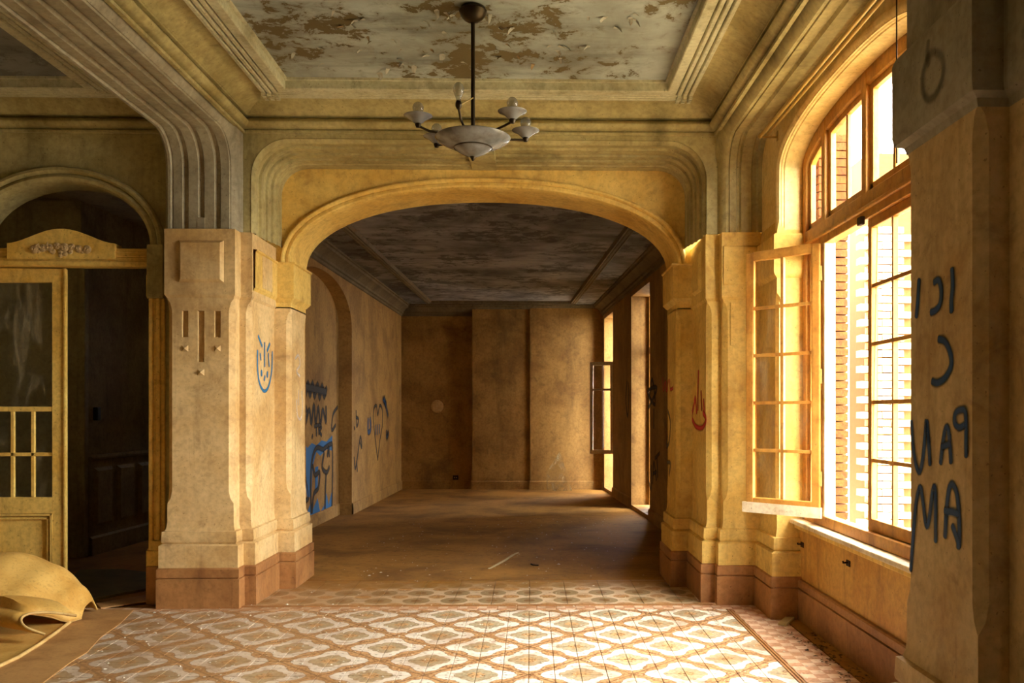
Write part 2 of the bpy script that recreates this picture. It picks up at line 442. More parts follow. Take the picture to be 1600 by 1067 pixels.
def sweep(path, nrm, prof, closed_prof=False):
    """carry profile (a sideways = t x nrm, b along nrm) along a planar path with mitred corners"""
    P = [Vector(p) for p in path]; N = Vector(nrm).normalized()
    vs_, fs = [], []; n = len(prof)
    for i, p in enumerate(P):
        ls = []
        if i > 0: ls.append((P[i] - P[i - 1]).normalized().cross(N))
        if i < len(P) - 1: ls.append((P[i + 1] - P[i]).normalized().cross(N))
        if len(ls) == 2:
            h = (ls[0] + ls[1]).normalized(); A = h / max(0.2, h.dot(ls[0]))
        else: A = ls[0]
        for a, b in prof: vs_.append(p + A * a + N * b)
    m = n if closed_prof else n - 1
    for i in range(len(P) - 1):
        for k in range(m):
            k2 = (k + 1) % n
            fs.append((i * n + k, i * n + k2, (i + 1) * n + k2, (i + 1) * n + k))
    return vs_, fs

def loft(levels):
    n = len(levels[0]); vs_, fs = [], []
    for L in levels: vs_ += L
    for i in range(len(levels) - 1):
        for k in range(n - 1):
            fs.append((i * n + k, i * n + k + 1, (i + 1) * n + k + 1, (i + 1) * n + k))
    return vs_, fs

def plan(pts, off=0.0, ch=0.0, room_left=False):
    """offset a plan polyline towards the room and chamfer its convex corners"""
    P = [Vector((p[0], p[1])) for p in pts]; out = []
    sg = 1 if room_left else -1
    nl = lambda d: Vector((-d.y, d.x)) * sg
    for i, p in enumerate(P):
        d0 = (P[i] - P[i - 1]).normalized() if i > 0 else (P[1] - P[0]).normalized()
        d1 = (P[i + 1] - P[i]).normalized() if i < len(P) - 1 else d0
        n0, n1 = nl(d0), nl(d1)
        h = (n0 + n1).normalized(); q = p + h * (off / max(0.2, h.dot(n0)))
        convex = (d0.x * d1.y - d0.y * d1.x) * sg < -0.1
        c = ch if convex else 0.0
        c = max(c, 0.0012)
        if i in (0, len(P) - 1): out += [q]
        else: out += [q - d0 * c, q + d1 * c]
    return out
def plan_loft(pts, levels, room_left=False):
    return loft([[Vector((q.x, q.y, z)) for q in plan(pts, off, ch, room_left)] for z, off, ch in levels])

def relief(us, vs_, depth, place):
    """stepped relief on an irregular grid: depth(u,v)>0 sinks the cell; place(u,v,d)->xyz"""
    us = sorted(set(round(u, 5) for u in us)); vs_ = sorted(set(round(v, 5) for v in vs_))
    mb = MB(); nu, nv = len(us) - 1, len(vs_) - 1
    D = [[depth((us[i] + us[i + 1]) / 2, (vs_[j] + vs_[j + 1]) / 2) for j in range(nv)] for i in range(nu)]
    for i in range(nu):
        for j in range(nv):
            d = D[i][j]
            if d is None: continue
            mb.quad(place(us[i], vs_[j], d), place(us[i + 1], vs_[j], d), place(us[i + 1], vs_[j + 1], d), place(us[i], vs_[j + 1], d))
            if i + 1 < nu and D[i + 1][j] is not None and D[i + 1][j] != d:
                e = D[i + 1][j]; u = us[i + 1]
                mb.quad(place(u, vs_[j], d), place(u, vs_[j + 1], d), place(u, vs_[j + 1], e), place(u, vs_[j], e))
            if j + 1 < nv and D[i][j + 1] is not None and D[i][j + 1] != d:
                e = D[i][j + 1]; v = vs_[j + 1]
                mb.quad(place(us[i], v, d), place(us[i + 1], v, d), place(us[i + 1], v, e), place(us[i], v, e))
    return mb

def arch_pts(a, b, n=2.15, k=40):
    out = []
    for i in range(k + 1):
        an = PI * (1 - i / k); c, s_ = math.cos(an), math.sin(an)
        out.append((math.copysign(abs(c) ** (2 / n), c) * a, abs(s_) ** (2 / n) * b))
    return out

def arched_wall(cu, hw, spring, rise, u0, u1, z0, z1, place, d0, d1, n=2.15, base=None, k=40):
    """wall face with an arched hole: faces at depth d0 and the reveal to d1. place(u,z,d)"""
    mb = MB(); A = [(cu + x, spring + z) for x, z in arch_pts(hw, rise, n, k)]
    zb = z0 if base is None else base
    mb.quad(place(u0, z0, d0), place(cu - hw, z0, d0), place(cu - hw, spring, d0), place(cu - hw, z1, d0), place(u0, z1, d0)) if u0 < cu - hw else None
    mb.quad(place(cu + hw, z0, d0), place(u1, z0, d0), place(u1, z1, d0), place(cu + hw, z1, d0), place(cu + hw, spring, d0)) if u1 > cu + hw else None
    for i in range(len(A) - 1):
        p, q = A[i], A[i + 1]
        mb.quad(place(p[0], p[1], d0), place(q[0], q[1], d0), place(q[0], z1, d0), place(p[0], z1, d0))
        mb.quad(place(p[0], p[1], d0), place(q[0], q[1], d0), place(q[0], q[1], d1), place(p[0], p[1], d1))
    mb.quad(place(cu - hw, zb, d0), place(cu - hw, spring, d0), place(cu - hw, spring, d1), place(cu - hw, zb, d1))
    mb.quad(place(cu + hw, zb, d0), place(cu + hw, spring, d0), place(cu + hw, spring, d1), place(cu + hw, zb, d1))
    if base is not None and base > z0:
        mb.quad(place(cu - hw, z0, d0), place(cu + hw, z0, d0), place(cu + hw, base, d0), place(cu - hw, base, d0))
        mb.quad(place(cu - hw, base, d0), place(cu + hw, base, d0), place(cu + hw, base, d1), place(cu - hw, base, d1))
    return mb

def arc(c0, c1, r, a0, a1, k=10):
    return [(c0 + r * math.cos(a0 + (a1 - a0) * i / k), c1 + r * math.sin(a0 + (a1 - a0) * i / k)) for i in range(k + 1)]

# ================================================================== STRUCTURE
XC = -0.405                      # axis of the big arch
Y_ARCH, Y_STRIP, Y_COL, Y_BACK = 7.59, 6.96, 6.83, 8.10
XL, XR = -2.21, 1.40             # inner faces of the portal
JL, JR = -2.07, 1.26             # arch jambs
Z_SOF, Z_CEIL, CAP0, CAP1 = 3.64, 3.97, 2.41, 2.92
Y_REAR, X_FAR = -3.0, -6.2

# ---- floors
mb = MB(); mb.quad((X_FAR, Y_REAR, -0.012), (2.1, Y_REAR, -0.012), (2.1, 8.12, -0.012), (X_FAR, 8.12, -0.012))
floor = struct(mb.build('floor', 'dust'), 'tiled floor of the front room')
mb = MB(); mb.quad((-3.1, 7.86, .001), (2.3, 7.86, .001), (2.3, 17.6, .001), (-3.1, 17.6, .001))
struct(mb.build('floor', 'dust'), 'dusty brown floor of the hall beyond the arch')
mb = MB(); mb.quad((X_FAR, 7.05, .001), (-2.85, 7.05, .001), (-2.85, 13.2, .001), (X_FAR, 13.2, .001))
struct(mb.build('floor', 'dust'), 'dark floor of the side corridor')

# field tiles: the ones that show largest are single pieces, the rest one mesh
def tile_mesh(name, sx, sy, mat):
    g = 0.0019; h = 0.012; e = 0.0015
    mb = MB(); x, y = sx / 2 - g, sy / 2 - g
    v = [(-x, -y, -h), (x, -y, -h), (x, y, -h), (-x, y, -h), (-x, -y, -e), (x, -y, -e), (x, y, -e), (-x, y, -e),
         (-x + e, -y + e, 0), (x - e, -y + e, 0), (x - e, y - e, 0), (-x + e, y - e, 0)]
    f = [(0, 1, 5, 4), (1, 2, 6, 5), (2, 3, 7, 6), (3, 0, 4, 7), (4, 5, 9, 8), (5, 6, 10, 9), (6, 7, 11, 10), (7, 4, 8, 11), (8, 9, 10, 11)]
    me = bpy.data.meshes.new(name); me.from_pydata(v, [], f); me.materials.append(M[mat]); me.update()
    return me, v, f
FIELD_X1, FIELD_Y1 = TX0 + 5.5 * TS + 0.03, 6.665
tm, tv, tf = tile_mesh('floor_tile', TS, TS, 'tile')
cells = []
i0 = int(math.floor((-5.0 - TX0) / TS)); i1 = int(round((1.42 - TX0) / TS))
for i in range(i0, i1):
    for j in range(-58, 9):
        x = TX0 + (i + 0.5) * TS; y = TY0 + (j + 0.5) * TS
        if y + TS / 2 > FIELD_Y1 + 0.03: continue
        cells.append((x, y))
seen = [c for c in cells if 4.75 < c[1] and c[0] > -3.0 - 0.18 * (c[1] - 6.7) * -1 and c[0] > -3.05]
seen.sort(key=lambda c: c[1])
single = set(seen[:300])
rest = MB()
for x, y in cells:
    dz = random.uniform(-0.0008, 0.0008)
    if (x, y) in single:
        link_mesh('floor_tile', tm, floor, (x, y, dz), (random.uniform(-.002, .002), random.uniform(-.002, .002), 0))
    else:
        rest.add([(x + a, y + b, c + dz) for a, b, c in tv], tf)
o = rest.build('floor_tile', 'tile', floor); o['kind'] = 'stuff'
# border rows (top and right), threshold strip and the smaller tiles under the arch
bt, bv, bf = tile_mesh('border_tile', TS, 0.13, 'tile_border')
xe = TX0 + i1 * TS
n = 0
x = xe + 0.36
while x > -4.9:
    x -= TS
    link_mesh('border_tile', bt, floor, (x + TS / 2, 6.75, 0))
strip = MB()
for k, (a, b) in enumerate(((xe + 0.004, xe + 0.018), (xe + 0.026, xe + 0.040))):
    strip.box((a, Y_REAR, -0.01), (b, 6.68, 0.0005))
strip.build('border_line', 'plinth', floor)
bt2, bv2, bf2 = tile_mesh('border_tile', 0.30, TS, 'tile_border')
y = 6.68; rb = MB(); k = 0
while y > Y_REAR:
    y -= TS
    if y > 4.6: link_mesh('border_tile', bt2, floor, (xe + 0.195, y + TS / 2, 0))
    else: rb.add([(a + xe + 0.195, b + y + TS / 2, c) for a, b, c in bv2], bf2)
o = rb.build('border_tile', 'tile_border', floor); o['kind'] = 'stuff'
mb = MB(); mb.box((-2.25, 6.822, -0.02), (1.42, 6.862, 0.004))
bevel(mb.build('threshold_strip', 'plinth', floor), 0.002)
st, sv, sf = tile_mesh('arch_tile', TP / 2, TP / 2, 'tile_small')
for i in range(-10, 4):
    for j in range(0, 4):
        x = TX0 + (i + 0.5) * TP / 2; y = 6.869 + TP / 4 + j * TP / 2
        if -2.45 < x < 1.5: link_mesh('arch_tile', st, floor, (x, y, random.uniform(-.0008, .0006)))
mb = MB(); mb.box((xe + 0.35, Y_REAR, -0.02), (1.97, 6.9, 0.001))
mb.build('dark_edge_band', 'dust', floor)

# ---- ceiling of the front room
mb = MB(); mb.quad((-2.3, Y_REAR, Z_CEIL), (1.5, Y_REAR, Z_CEIL), (1.5, 7.0, Z_CEIL), (-2.3, 7.0, Z_CEIL))
ceiling = struct(mb.build('ceiling', 'ceil'), 'grey ceiling with peeling paint')
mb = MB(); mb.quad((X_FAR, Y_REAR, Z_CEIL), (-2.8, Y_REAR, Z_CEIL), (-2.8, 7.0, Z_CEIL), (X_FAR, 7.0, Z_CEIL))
struct(mb.build('ceiling', 'ceil_side'), 'dark ceiling of the left bay')
mb = MB(); mb.box((X_FAR - 0.1, Y_REAR - 0.1, 4.06), (2.1, 8.2, 4.2))
struct(mb.build('ceiling', 'dim'), 'roof slab above the rooms')

def cove(z=0.0):
    """cornice, cove and reeded ceiling moulding, as (inward offset, height)"""
    p = [(-.01, 3.700), (.016, 3.702), (.018, 3.722), (.002, 3.727), (.002, 3.738), (.030, 3.742)]
    p += [(.030 + .034 * math.sin(PI * i / 8), 3.742 + .072 * i / 8) for i in range(1, 9)]
    p += [(.006, 3.817), (.006, 3.826), (.050, 3.829), (.054, 3.838)]
    for i in range(9):
        t_ = i / 8
        p.append((.058 + .190 * t_, 3.838 + .086 * math.sin(t_ * PI / 2)))
    return p
def reed():
    p = [(.246, 3.926), (.246, 3.900)]; x = .250
    for k in range(3):
        p += [(x, 3.896), (x + .006, 3.890), (x + .026, 3.890), (x + .032, 3.896), (x + .032, 3.918), (x + .044, 3.918)]
        x += .044
    p += [(x, 3.896), (x + .006, 3.888), (x + .066, 3.888), (x + .074, 3.894), (x + .074, 3.950), (x + .090, 3.953), (x + .090, Z_CEIL)]
    return p
v, f = sweep([(-2.27, Y_REAR, 0), (-2.27, Y_STRIP, 0), (1.47, Y_STRIP, 0), (1.47, Y_REAR, 0)], (0, 0, 1), cove())
struct(obj('trim_1', v, f, 'olive', None, 32), 'cornice and cove around the coffer')
for PTH, lb in (([(-2.27, Y_REAR, 0), (-2.27, Y_STRIP, 0), (1.47, Y_STRIP, 0), (1.47, Y_REAR, 0)], 'reeded pale moulding framing the peeling ceiling'), ([(X_FAR, 6.98, 0), (-2.84, 6.98, 0), (-2.84, Y_REAR, 0)], 'reeded moulding of the left bay ceiling')):
    v, f = sweep(PTH, (0, 0, 1), reed()); struct(obj('trim_12', v, f, 'pale', None, 32), lb)
v, f = sweep([(X_FAR, 6.98, 0), (-2.84, 6.98, 0), (-2.84, Y_REAR, 0)], (0, 0, 1), cove())
struct(obj('trim_2', v, f, 'olive', None, 32), 'cornice of the left bay')
# little crossed corner blocks where the reeded mouldings meet
for sx, cx_ in ((1, -2.27), (-1, 1.47)):
    mb = MB()
    for a in range(3):
        for b in range(3):
            x0 = cx_ + sx * (.264 + a * .044); y0 = Y_STRIP - (.264 + b * .044)
            mb.box((x0 - .013, y0 - .013, 3.872), (x0 + .013, y0 + .013, 3.91))
    struct(mb.build('trim_3', 'pale'), 'cross-hatched moulding corner on the ceiling')

# ---- left column cluster
ptsL = [(-2.81, 7.10), (-2.81, Y_COL), (-2.30, Y_COL), (-2.30, Y_STRIP), (XL, Y_STRIP), (XL, Y_ARCH), (JL, Y_ARCH), (JL, Y_BACK), (-2.9, Y_BACK)]
ptsR = [(2.0, Y_BACK), (JR, Y_BACK), (JR, Y_ARCH), (XR, Y_ARCH), (XR, Y_STRIP), (1.51, Y_STRIP), (1.51, 6.87), (1.80, 6.87), (1.80, 6.39), (2.0, 6.39)]
ptsN = [(1.84, 3.24), (1.40, 3.24), (1.40, 2.72), (1.50, 2.72), (1.50, 2.60), (1.84, 2.60)]
PLINTH = [(0.0, .062, 0), (.222, .062, 0), (.226, .050, 0), (.232, .050, 0), (.236, .060, 0), (.300, .060, 0), (.312, .045, 0), (.314, .0, 0)]
def shaft(top, ch=.038):
    return [(.300, .048, 0), (.478, .048, 0), (.486, .036, 0), (.492, .022, 0), (.500, .030, 0), (.512, .034, 0), (.585, .030, 0), (.592, .012, 0), (.62, .004, 0), (.66, 0, 0),
            (.80, 0, 0), (.84, 0, ch * .7), (.90, 0, ch), (top - .12, 0, ch), (top - .06, 0, ch * .6), (top - .03, 0, 0), (top, 0, 0)]
def cluster(name, pts, top, mat, label, drop=None):
    v, f = plan_loft(pts, shaft(top))
    if drop: f = [q for q in f if not drop([v[i] for i in q])]
    return struct(obj(name, v, f, mat, None, 30), label)
def is_front(q):
    return all(abs(p.y - Y_COL) < .004 and .895 < p.z < CAP0 - .11 and -2.80 < p.x < -2.30 for p in q)
col_l = cluster('trim_4', ptsL, CAP0, 'cream', 'cream left column and stepped arch pier', is_front)
v, f = plan_loft(ptsL, PLINTH); struct(obj('baseboard_left', v, f, 'plinth', None, 30), 'brown plinth of the left column and pier')
# fluted panel on the column front
c_ = .038; X0, X1 = -2.81 + c_, -2.30 - c_
slots = [(-2.695, -2.650, 2.085, CAP0 - .012), (-2.447, -2.402, 2.085, CAP0 - .012), (-2.575, -2.527, 1.893, 2.326),
         (-2.695, -2.650, 1.975, 2.020), (-2.447, -2.402, 1.975, 2.020), (-2.575, -2.527, 1.790, 1.838)]
zt = CAP0 - .12
slots = [(a, b, c, min(d, zt - .002)) for a, b, c, d in slots]
us = [X0, X1] + [q for s_ in slots for q in s_[:2]]; zs = [.90, zt] + [q for s_ in slots for q in s_[2:]]
dep = lambda u, z: .024 if any(a < u < b and c < z < d for a, b, c, d in slots[:3]) else 0.0
mb = relief(us, zs, dep, lambda u, z, d: (u, Y_COL + d, z))
o = mb.build('fluted_panel', 'cream', col_l); bevel(o, .005, 1)
for a, b, c, d in slots[3:]:           # little pyramid buttons sit in the square sinkings
    m = MB(); yb, yt = Y_COL, Y_COL - .018; e = -.002
    m.add([(a + e, yb, c + e), (b - e, yb, c + e), (b - e, yb, d - e), (a + e, yb, d - e), ((a + b) / 2, yt, (c + d) / 2)], [(0, 1, 4), (1, 2, 4), (2, 3, 4), (3, 0, 4)])
    m.build('button_stud', 'cream', col_l)

def cap_block(name, pts, z0, z1, off, mat, parent=None, label=None, soft=False):
    if soft: lv = [(CAP0 - .01, 0, 0), (z0 - .012, 0, 0), (z0, .012, 0), (z0 + .03, off, 0), (z1 - .02, off, 0), (z1 - .012, off + .012, 0), (z1, off + .012, 0), (z1 + .002, 0, 0)]
    else: lv = [(z0 - .02, 0, 0), (z0, off, 0), (z1 - .004, off, 0), (z1, off - .004, 0), (z1 + .001, 0, 0)]
    v, f = plan_loft(pts, lv)
    o = obj(name, v, f, mat, parent, 30)
    return o
cap_block('capital', ptsL[:6], CAP0, CAP1, .016, 'cream', col_l)
def raised_panel(name, o3, ux, uz, n, w_, h_, d, mat, parent, bev=.022):
    O, U, Z, Nn = Vector(o3), Vector(ux), Vector(uz), Vector(n)
    P = lambda a, b, c: O + U * a + Z * b + Nn * c
    v = [P(0, 0, 0), P(w_, 0, 0), P(w_, h_, 0), P(0, h_, 0), P(bev, bev, d), P(w_ - bev, bev, d), P(w_ - bev, h_ - bev, d), P(bev, h_ - bev, d)]
    return obj(name, v, [(0, 1, 5, 4), (1, 2, 6, 5), (2, 3, 7, 6), (3, 0, 4, 7), (4, 5, 6, 7)], mat, parent)
raised_panel('capital_panel', (-2.715, Y_COL - .016, 2.505), (1, 0, 0), (0, 0, 1), (0, -1, 0), .345, .325, .026, 'cream', col_l)
raised_panel('capital_panel', (XL + .016, 7.12, 2.49), (0, 1, 0), (0, 0, 1), (1, 0, 0), .31, .33, .022, 'cream', col_l)
cap_block('arch_impost', ptsL[4:9], 2.46, 2.79, .036, 'ochre', col_l, soft=True)

# ---- right cluster
col_r = cluster('trim_5', ptsR, CAP0, 'ochre', 'golden right column, arch pier and window pier')
v, f = plan_loft(ptsR, PLINTH); struct(obj('baseboard_right', v, f, 'plinth', None, 30), 'brown plinth of the right column and piers')
cap_block('capital', ptsR[3:8], CAP0, CAP1, .014, 'ochre', col_r)
v, f = plan_loft(ptsR[6:10], [(CAP0, 0, 0), (2.49, 0, 0), (2.51, .02, 0), (2.53, .03, 0), (2.80, .03, 0), (2.815, .015, 0), (2.82, 0, 0), (CAP1, -.02, 0)])
obj('window_impost', v, f, 'ochre', col_r, 30)
cap_block('arch_impost', ptsR[0:4], 2.46, 2.79, .036, 'ochre', col_r, soft=True)
raised_panel('capital_panel', (XR - .014, 7.12, 2.49), (0, 1, 0), (0, 0, 1), (-1, 0, 0), .31, .33, .022, 'ochre', col_r)
for (a, b, c, d) in ((1.565, 1.600, 2.03, 2.37), (1.70, 1.735, 2.03, 2.37)):
    m = MB(); m.box((a, 6.858, c), (b, 6.872, d)); bevel(m.build('flute_bar', 'ochre', col_r), .004, 1)

# ---- near pier at the right edge (with the writing)
v, f = plan_loft(ptsN, shaft(2.50, .035)); pier = struct(obj('trim_6', v, f, 'cream', None, 30), 'shaded pier with blue writing at the right edge')
v, f = plan_loft(ptsN, PLINTH); struct(obj('baseboard_right', v, f, 'plinth', None, 30), 'plinth of the near right pier')
v, f = plan_loft(ptsN, [(2.46, 0, 0), (2.485, .008, 0), (2.50, .034, 0), (2.53, .040, 0), (2.80, .040, 0), (2.825, .030, 0), (2.828, 0, 0), (3.66, 0, 0)])
obj('capital', v, f, 'beam', pier, 30)

# ---- ceiling beams that run towards the camera out of the column fronts
def beam_path(yc, r=.24):
    p = [(0, yc, CAP1), (0, yc, Z_SOF - r)]
    p += [(0, yc - r + r * math.cos(a), Z_SOF - r + r * math.sin(a)) for a in [PI / 2 * k / 10 for k in range(1, 11)]]
    p += [(0, Y_REAR, Z_SOF)]
    return p
def groove(a, b, d=.022): return [(0, a), (d * .55, a + .004), (d, a + .012), (d, b - .012), (d * .55, b - .004), (0, b)]
bp = [(.30, -2.845), (.10, -2.845), (.035, -2.835), (.012, -2.822), (.0, -2.805), (.0, -2.785), (.016, -2.774)]
bp += [(.016, -2.770), (.010, -2.766)] + [(a + .008, b) for a, b in groove(-2.697, -2.648) + groove(-2.577, -2.527) + groove(-2.452, -2.402)]
bp += [(.008, -2.338), (.020, -2.334), (.020, -2.326), (.028, -2.318), (.046, -2.304), (.07, -2.292), (.10, -2.285), (.12, -2.27), (.30, -2.27)]
v, f = sweep(beam_path(Y_COL), (1, 0, 0), bp)
beam_l = struct(obj('trim_7', v, f, 'beam', None, 28), 'fluted ceiling beam curving out of the left column')
m = MB(); m.box((-2.58, Y_COL + .004, CAP1 - .01), (-2.524, Y_COL + .04, 3.01)); m.build('flute_stop', 'beam', beam_l)
br = [(.30, 1.47), (.12, 1.47), (.10, 1.482), (.07, 1.492), (.046, 1.502), (.022, 1.520), (.012, 1.535), (.012, 1.555), (.02, 1.560), (.008, 1.564)]
br += [(a + .008, b) for a, b in groove(1.615, 1.655) + groove(1.735, 1.790)] + [(.008, 1.825), (.05, 1.825)]
v, f = sweep(beam_path(6.87), (1, 0, 0), br)
struct(obj('trim_8', v, f, 'olive', None, 28), 'fluted ceiling beam curving out of the right column')

# ---- portal in front of the arch: reeded soffit with rounded corners
r = .30; Z_P = 3.665
pp = [(XL, 0, CAP1), (XL, 0, Z_P - r)] + [(XL + r + r * math.cos(a), 0, Z_P - r + r * math.sin(a)) for a in [PI - PI / 2 * k / 12 for k in range(1, 13)]]
pp += [(XR - r + r * math.cos(a), 0, Z_P - r + r * math.sin(a)) for a in [PI / 2 - PI / 2 * k / 12 for k in range(0, 13)]] + [(XR, 0, CAP1)]
prof = [(.0, Y_STRIP), (-.004, 6.955), (.006, 6.966), (.006, 6.974)] + [(.002 - .030 * math.sin(PI * k / 8), 6.976 + .075 * k / 8) for k in range(9)]
prof += [(.012, 7.056), (.012, 7.070), (-.004, 7.074), (-.004, 7.15), (-.024, 7.154), (-.026, 7.26), (-.012, 7.264), (-.012, 7.275), (-.038, 7.28), (-.040, 7.36), (-.028, 7.364), (-.028, 7.375), (-.054, 7.38), (-.056, 7.46), (-.066, 7.466), (-.066, 7.60)]
v, f = sweep(pp, (0, 1, 0), [(-a if False else a, b) for a, b in prof])
struct(obj('trim_9', v, f, 'olive', None, 28), 'reeded portal with rounded corners around the arch')
def out_pt(p):
    x, z = p[0], p[2]
    if z <= Z_P - r: return (-2.32 if x < XC else 1.53, Y_STRIP, z)
    lx, rx, zt_ = -2.32, 1.53, 3.71
    if XL + r <= x <= XR - r: return (x, Y_STRIP, zt_)
    c = (XL + r if x < XC else XR - r, Z_P - r)
    dx, dz = x - c[0], z - c[1]; ex = lx if x < XC else rx
    k = min((ex - c[0]) / dx if abs(dx) > 1e-6 else 1e9, (zt_ - c[1]) / dz if dz > 1e-6 else 1e9)
    return (c[0] + dx * k, Y_STRIP, c[1] + dz * k)
mb = MB()
PO = [out_pt(p) for p in pp]
for i in range(len(pp) - 1):
    a, b = pp[i], pp[i + 1]; A, B = PO[i], PO[i + 1]
    mb.quad((a[0], Y_STRIP, a[2]), (b[0], Y_STRIP, b[2]), B, A)
    if (A[0] in (-2.32, 1.53)) != (B[0] in (-2.32, 1.53)) and abs(A[2] - B[2]) > .01 and abs(A[0] - B[0]) > .01:
        mb.quad(A, B, (-2.32 if a[0] < XC else 1.53, Y_STRIP, 3.71))
struct(mb.build('wall_portal', 'olive'), 'flat wall band around the rounded portal')
# a plain keystone block breaks the reeding at mid span
m = MB(); m.box((-.405 - .11, 7.10, Z_P - .07), (-.405 + .11, 7.60, Z_P + .05)); bevel(m.build('trim_10', 'olive'), .008, 2)
bpy.data.objects['trim_10']['kind'] = 'structure'

# ---- arch wall
HWA, SPR, RIS = (JR - JL) / 2, 2.79, .655
mb = arched_wall(XC, HWA, SPR, RIS, XL - .06, XR + .06, 2.46, 3.72, lambda u, z, d: (u, d, z), Y_ARCH, Y_BACK, 2.15)
arch_w = struct(obj('wall_arch', mb.v, mb.f, 'ochre', None, 30), 'golden wall with the wide flattened arch')
ap = [(XC + x, 0, SPR + z) for x, z in arch_pts(HWA, RIS, 2.15, 48)]
prof = [(-.006, Y_BACK), (-.006, 7.66), (-.006, 7.60), (.004, 7.572), (.016, 7.566), (.040, 7.570), (.044, 7.576), (.048, 7.562), (.058, 7.550), (.070, 7.548), (.082, 7.556), (.088, 7.575), (.088, 7.60)]
v, f = sweep(ap, (0, 1, 0), prof)
obj('arch_moulding', v, f, 'ochre', arch_w, 35)
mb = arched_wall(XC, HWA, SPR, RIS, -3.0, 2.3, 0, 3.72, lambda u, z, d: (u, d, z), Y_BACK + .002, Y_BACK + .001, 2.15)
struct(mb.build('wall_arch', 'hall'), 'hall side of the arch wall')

# ---- window wall (right) : two bays, the near one behind the camera
Z_SP, RISE = 3.27, .27
WY = 5.2
placeX = lambda u, z, d: (d, u, z)
mb = arched_wall(WY, 1.2, Z_SP, RISE, 2.9, 6.95, 0, 4.06, placeX, 1.82, 2.07, 2.3)
wall_r = struct(obj('wall_right', mb.v, mb.f, 'reveal', None, 30), 'window wall with arched recess')
mb = arched_wall(0.95, 1.2, Z_SP, RISE, Y_REAR, 2.9, 0, 4.06, placeX, 1.82, 2.07, 2.3)
struct(obj('wall_right', mb.v, mb.f, 'ochre', None, 30), 'window wall behind the camera')
ap = [(0, WY + x, Z_SP + z) for x, z in arch_pts(1.2, RISE, 2.3, 48)]
ap = [(0, WY - 1.2, 2.815)] + ap + [(0, WY + 1.2, 2.815)]
prof = [(-.005, 1.985), (-.005, 1.88), (-.006, 1.86), (.004, 1.852), (-.004, 1.840), (.004, 1.822), (.022, 1.806), (.046, 1.804), (.058, 1.812), (.060, 1.83)]
v, f = sweep(ap, (1, 0, 0), [(-a, b) for a, b in prof])
obj('arch_moulding', v, f, 'reveal', wall_r, 40)
# apron under the window with its plinth, and the sill
for yc, nm in ((WY, 'window sill wall'), (0.95, 'second window sill wall')):
    mb = MB(); mb.quad((1.965, yc - 1.22, .25), (1.965, yc + 1.22, .25), (1.965, yc + 1.22, .72), (1.965, yc - 1.22, .72))
    a_ = struct(mb.build('wall_apron', 'apron'), 'worn apron under the ' + nm)
    v, f = sweep([(1.965, yc + 1.22, 0), (1.965, yc - 1.22, 0)], (0, 0, 1), [(.028, 0), (.028, .222), (.016, .227), (.016, .232), (.028, .237), (.028, .28), (.02, .29), (0, .292)])
    obj('apron_plinth', v, f, 'plinth', a_, 30)
    m = MB(); m.box((1.895, yc - 1.215, .692), (2.10, yc + 1.215, .726)); bevel(m.build('sill_board', 'sill', a_), .010, 2)
    m = MB(); m.box((1.93, yc - 1.21, .655), (1.97, yc + 1.21, .692)); bevel(m.build('sill_moulding', 'wood', a_), .008, 2)

# ---- door wall and left bay
DX, DY = -3.70, 6.98
mb = arched_wall(DX, .70, 2.82, .50, X_FAR, -2.78, 0, 4.06, lambda u, z, d: (u, d, z), DY, 7.24, 2.0)
wall_d = struct(obj('wall_back', mb.v, mb.f, 'olive', None, 30), 'wall with the arched doorway')
ap = [(DX - .70, 0, CAP0)] + [(DX + x, 0, 2.82 + z) for x, z in arch_pts(.70, .50, 2.0, 40)] + [(DX + .70, 0, CAP0)]
prof = [(-.004, 7.24), (-.004, 7.06), (-.004, 6.98), (.008, 6.955), (.030, 6.945), (.052, 6.955), (.060, 6.965), (.066, 6.945), (.080, 6.930), (.100, 6.932), (.112, 6.95), (.114, 6.985)]
v, f = sweep(ap, (0, 1, 0), prof)
obj('arch_moulding', v, f, 'olive', wall_d, 38)
for s_ in (-1, 1):
    m = MB(); x = DX + s_ * .70
    for k, (w0, w1, d) in enumerate(((0, .03, .0), (.03, .055, .018), (.055, .085, .004), (.085, .115, .022))):
        m.box((min(x + s_ * w0, x + s_ * w1), DY - .03 + d - .012, .47), (max(x + s_ * w0, x + s_ * w1), DY + .24, 2.40))
    bevel(m.build('door_casing', 'wood', wall_d), .006, 2)
    m = MB(); m.box((min(x - s_ * .012, x + s_ * .115), DY - .05, 2.40), (max(x - s_ * .012, x + s_ * .115), DY + .24, 2.82)); bevel(m.build('casing_block', 'olive', wall_d), .005, 2)
    m = MB(); m.box((min(x - s_ * .006, x + s_ * .12), DY - .055, .30), (max(x - s_ * .006, x + s_ * .12), DY + .24, .42)); m.box((min(x, x + s_ * .11), DY - .045, .42), (max(x, x + s_ * .11), DY + .24, .50)); bevel(m.build('casing_foot', 'wood', wall_d), .006, 2)
    m = MB(); m.box((min(x - s_ * .012, x + s_ * .13), DY - .065, 0), (max(x - s_ * .012, x + s_ * .13), DY + .24, .30)); bevel(m.build('casing_plinth', 'plinth', wall_d), .008, 2)
mb = MB(); mb.quad((X_FAR, Y_REAR, -.05), (X_FAR, 13.2, -.05), (X_FAR, 13.2, 4.06), (X_FAR, Y_REAR, 4.06))
struct(mb.build('wall_left', 'olive'), 'far left wall')
mb = MB(); mb.quad((X_FAR, Y_REAR, -.05), (2.1, Y_REAR, -.05), (2.1, Y_REAR, 4.06), (X_FAR, Y_REAR, 4.06))
struct(mb.build('wall_rear', 'ochre'), 'wall behind the camera')

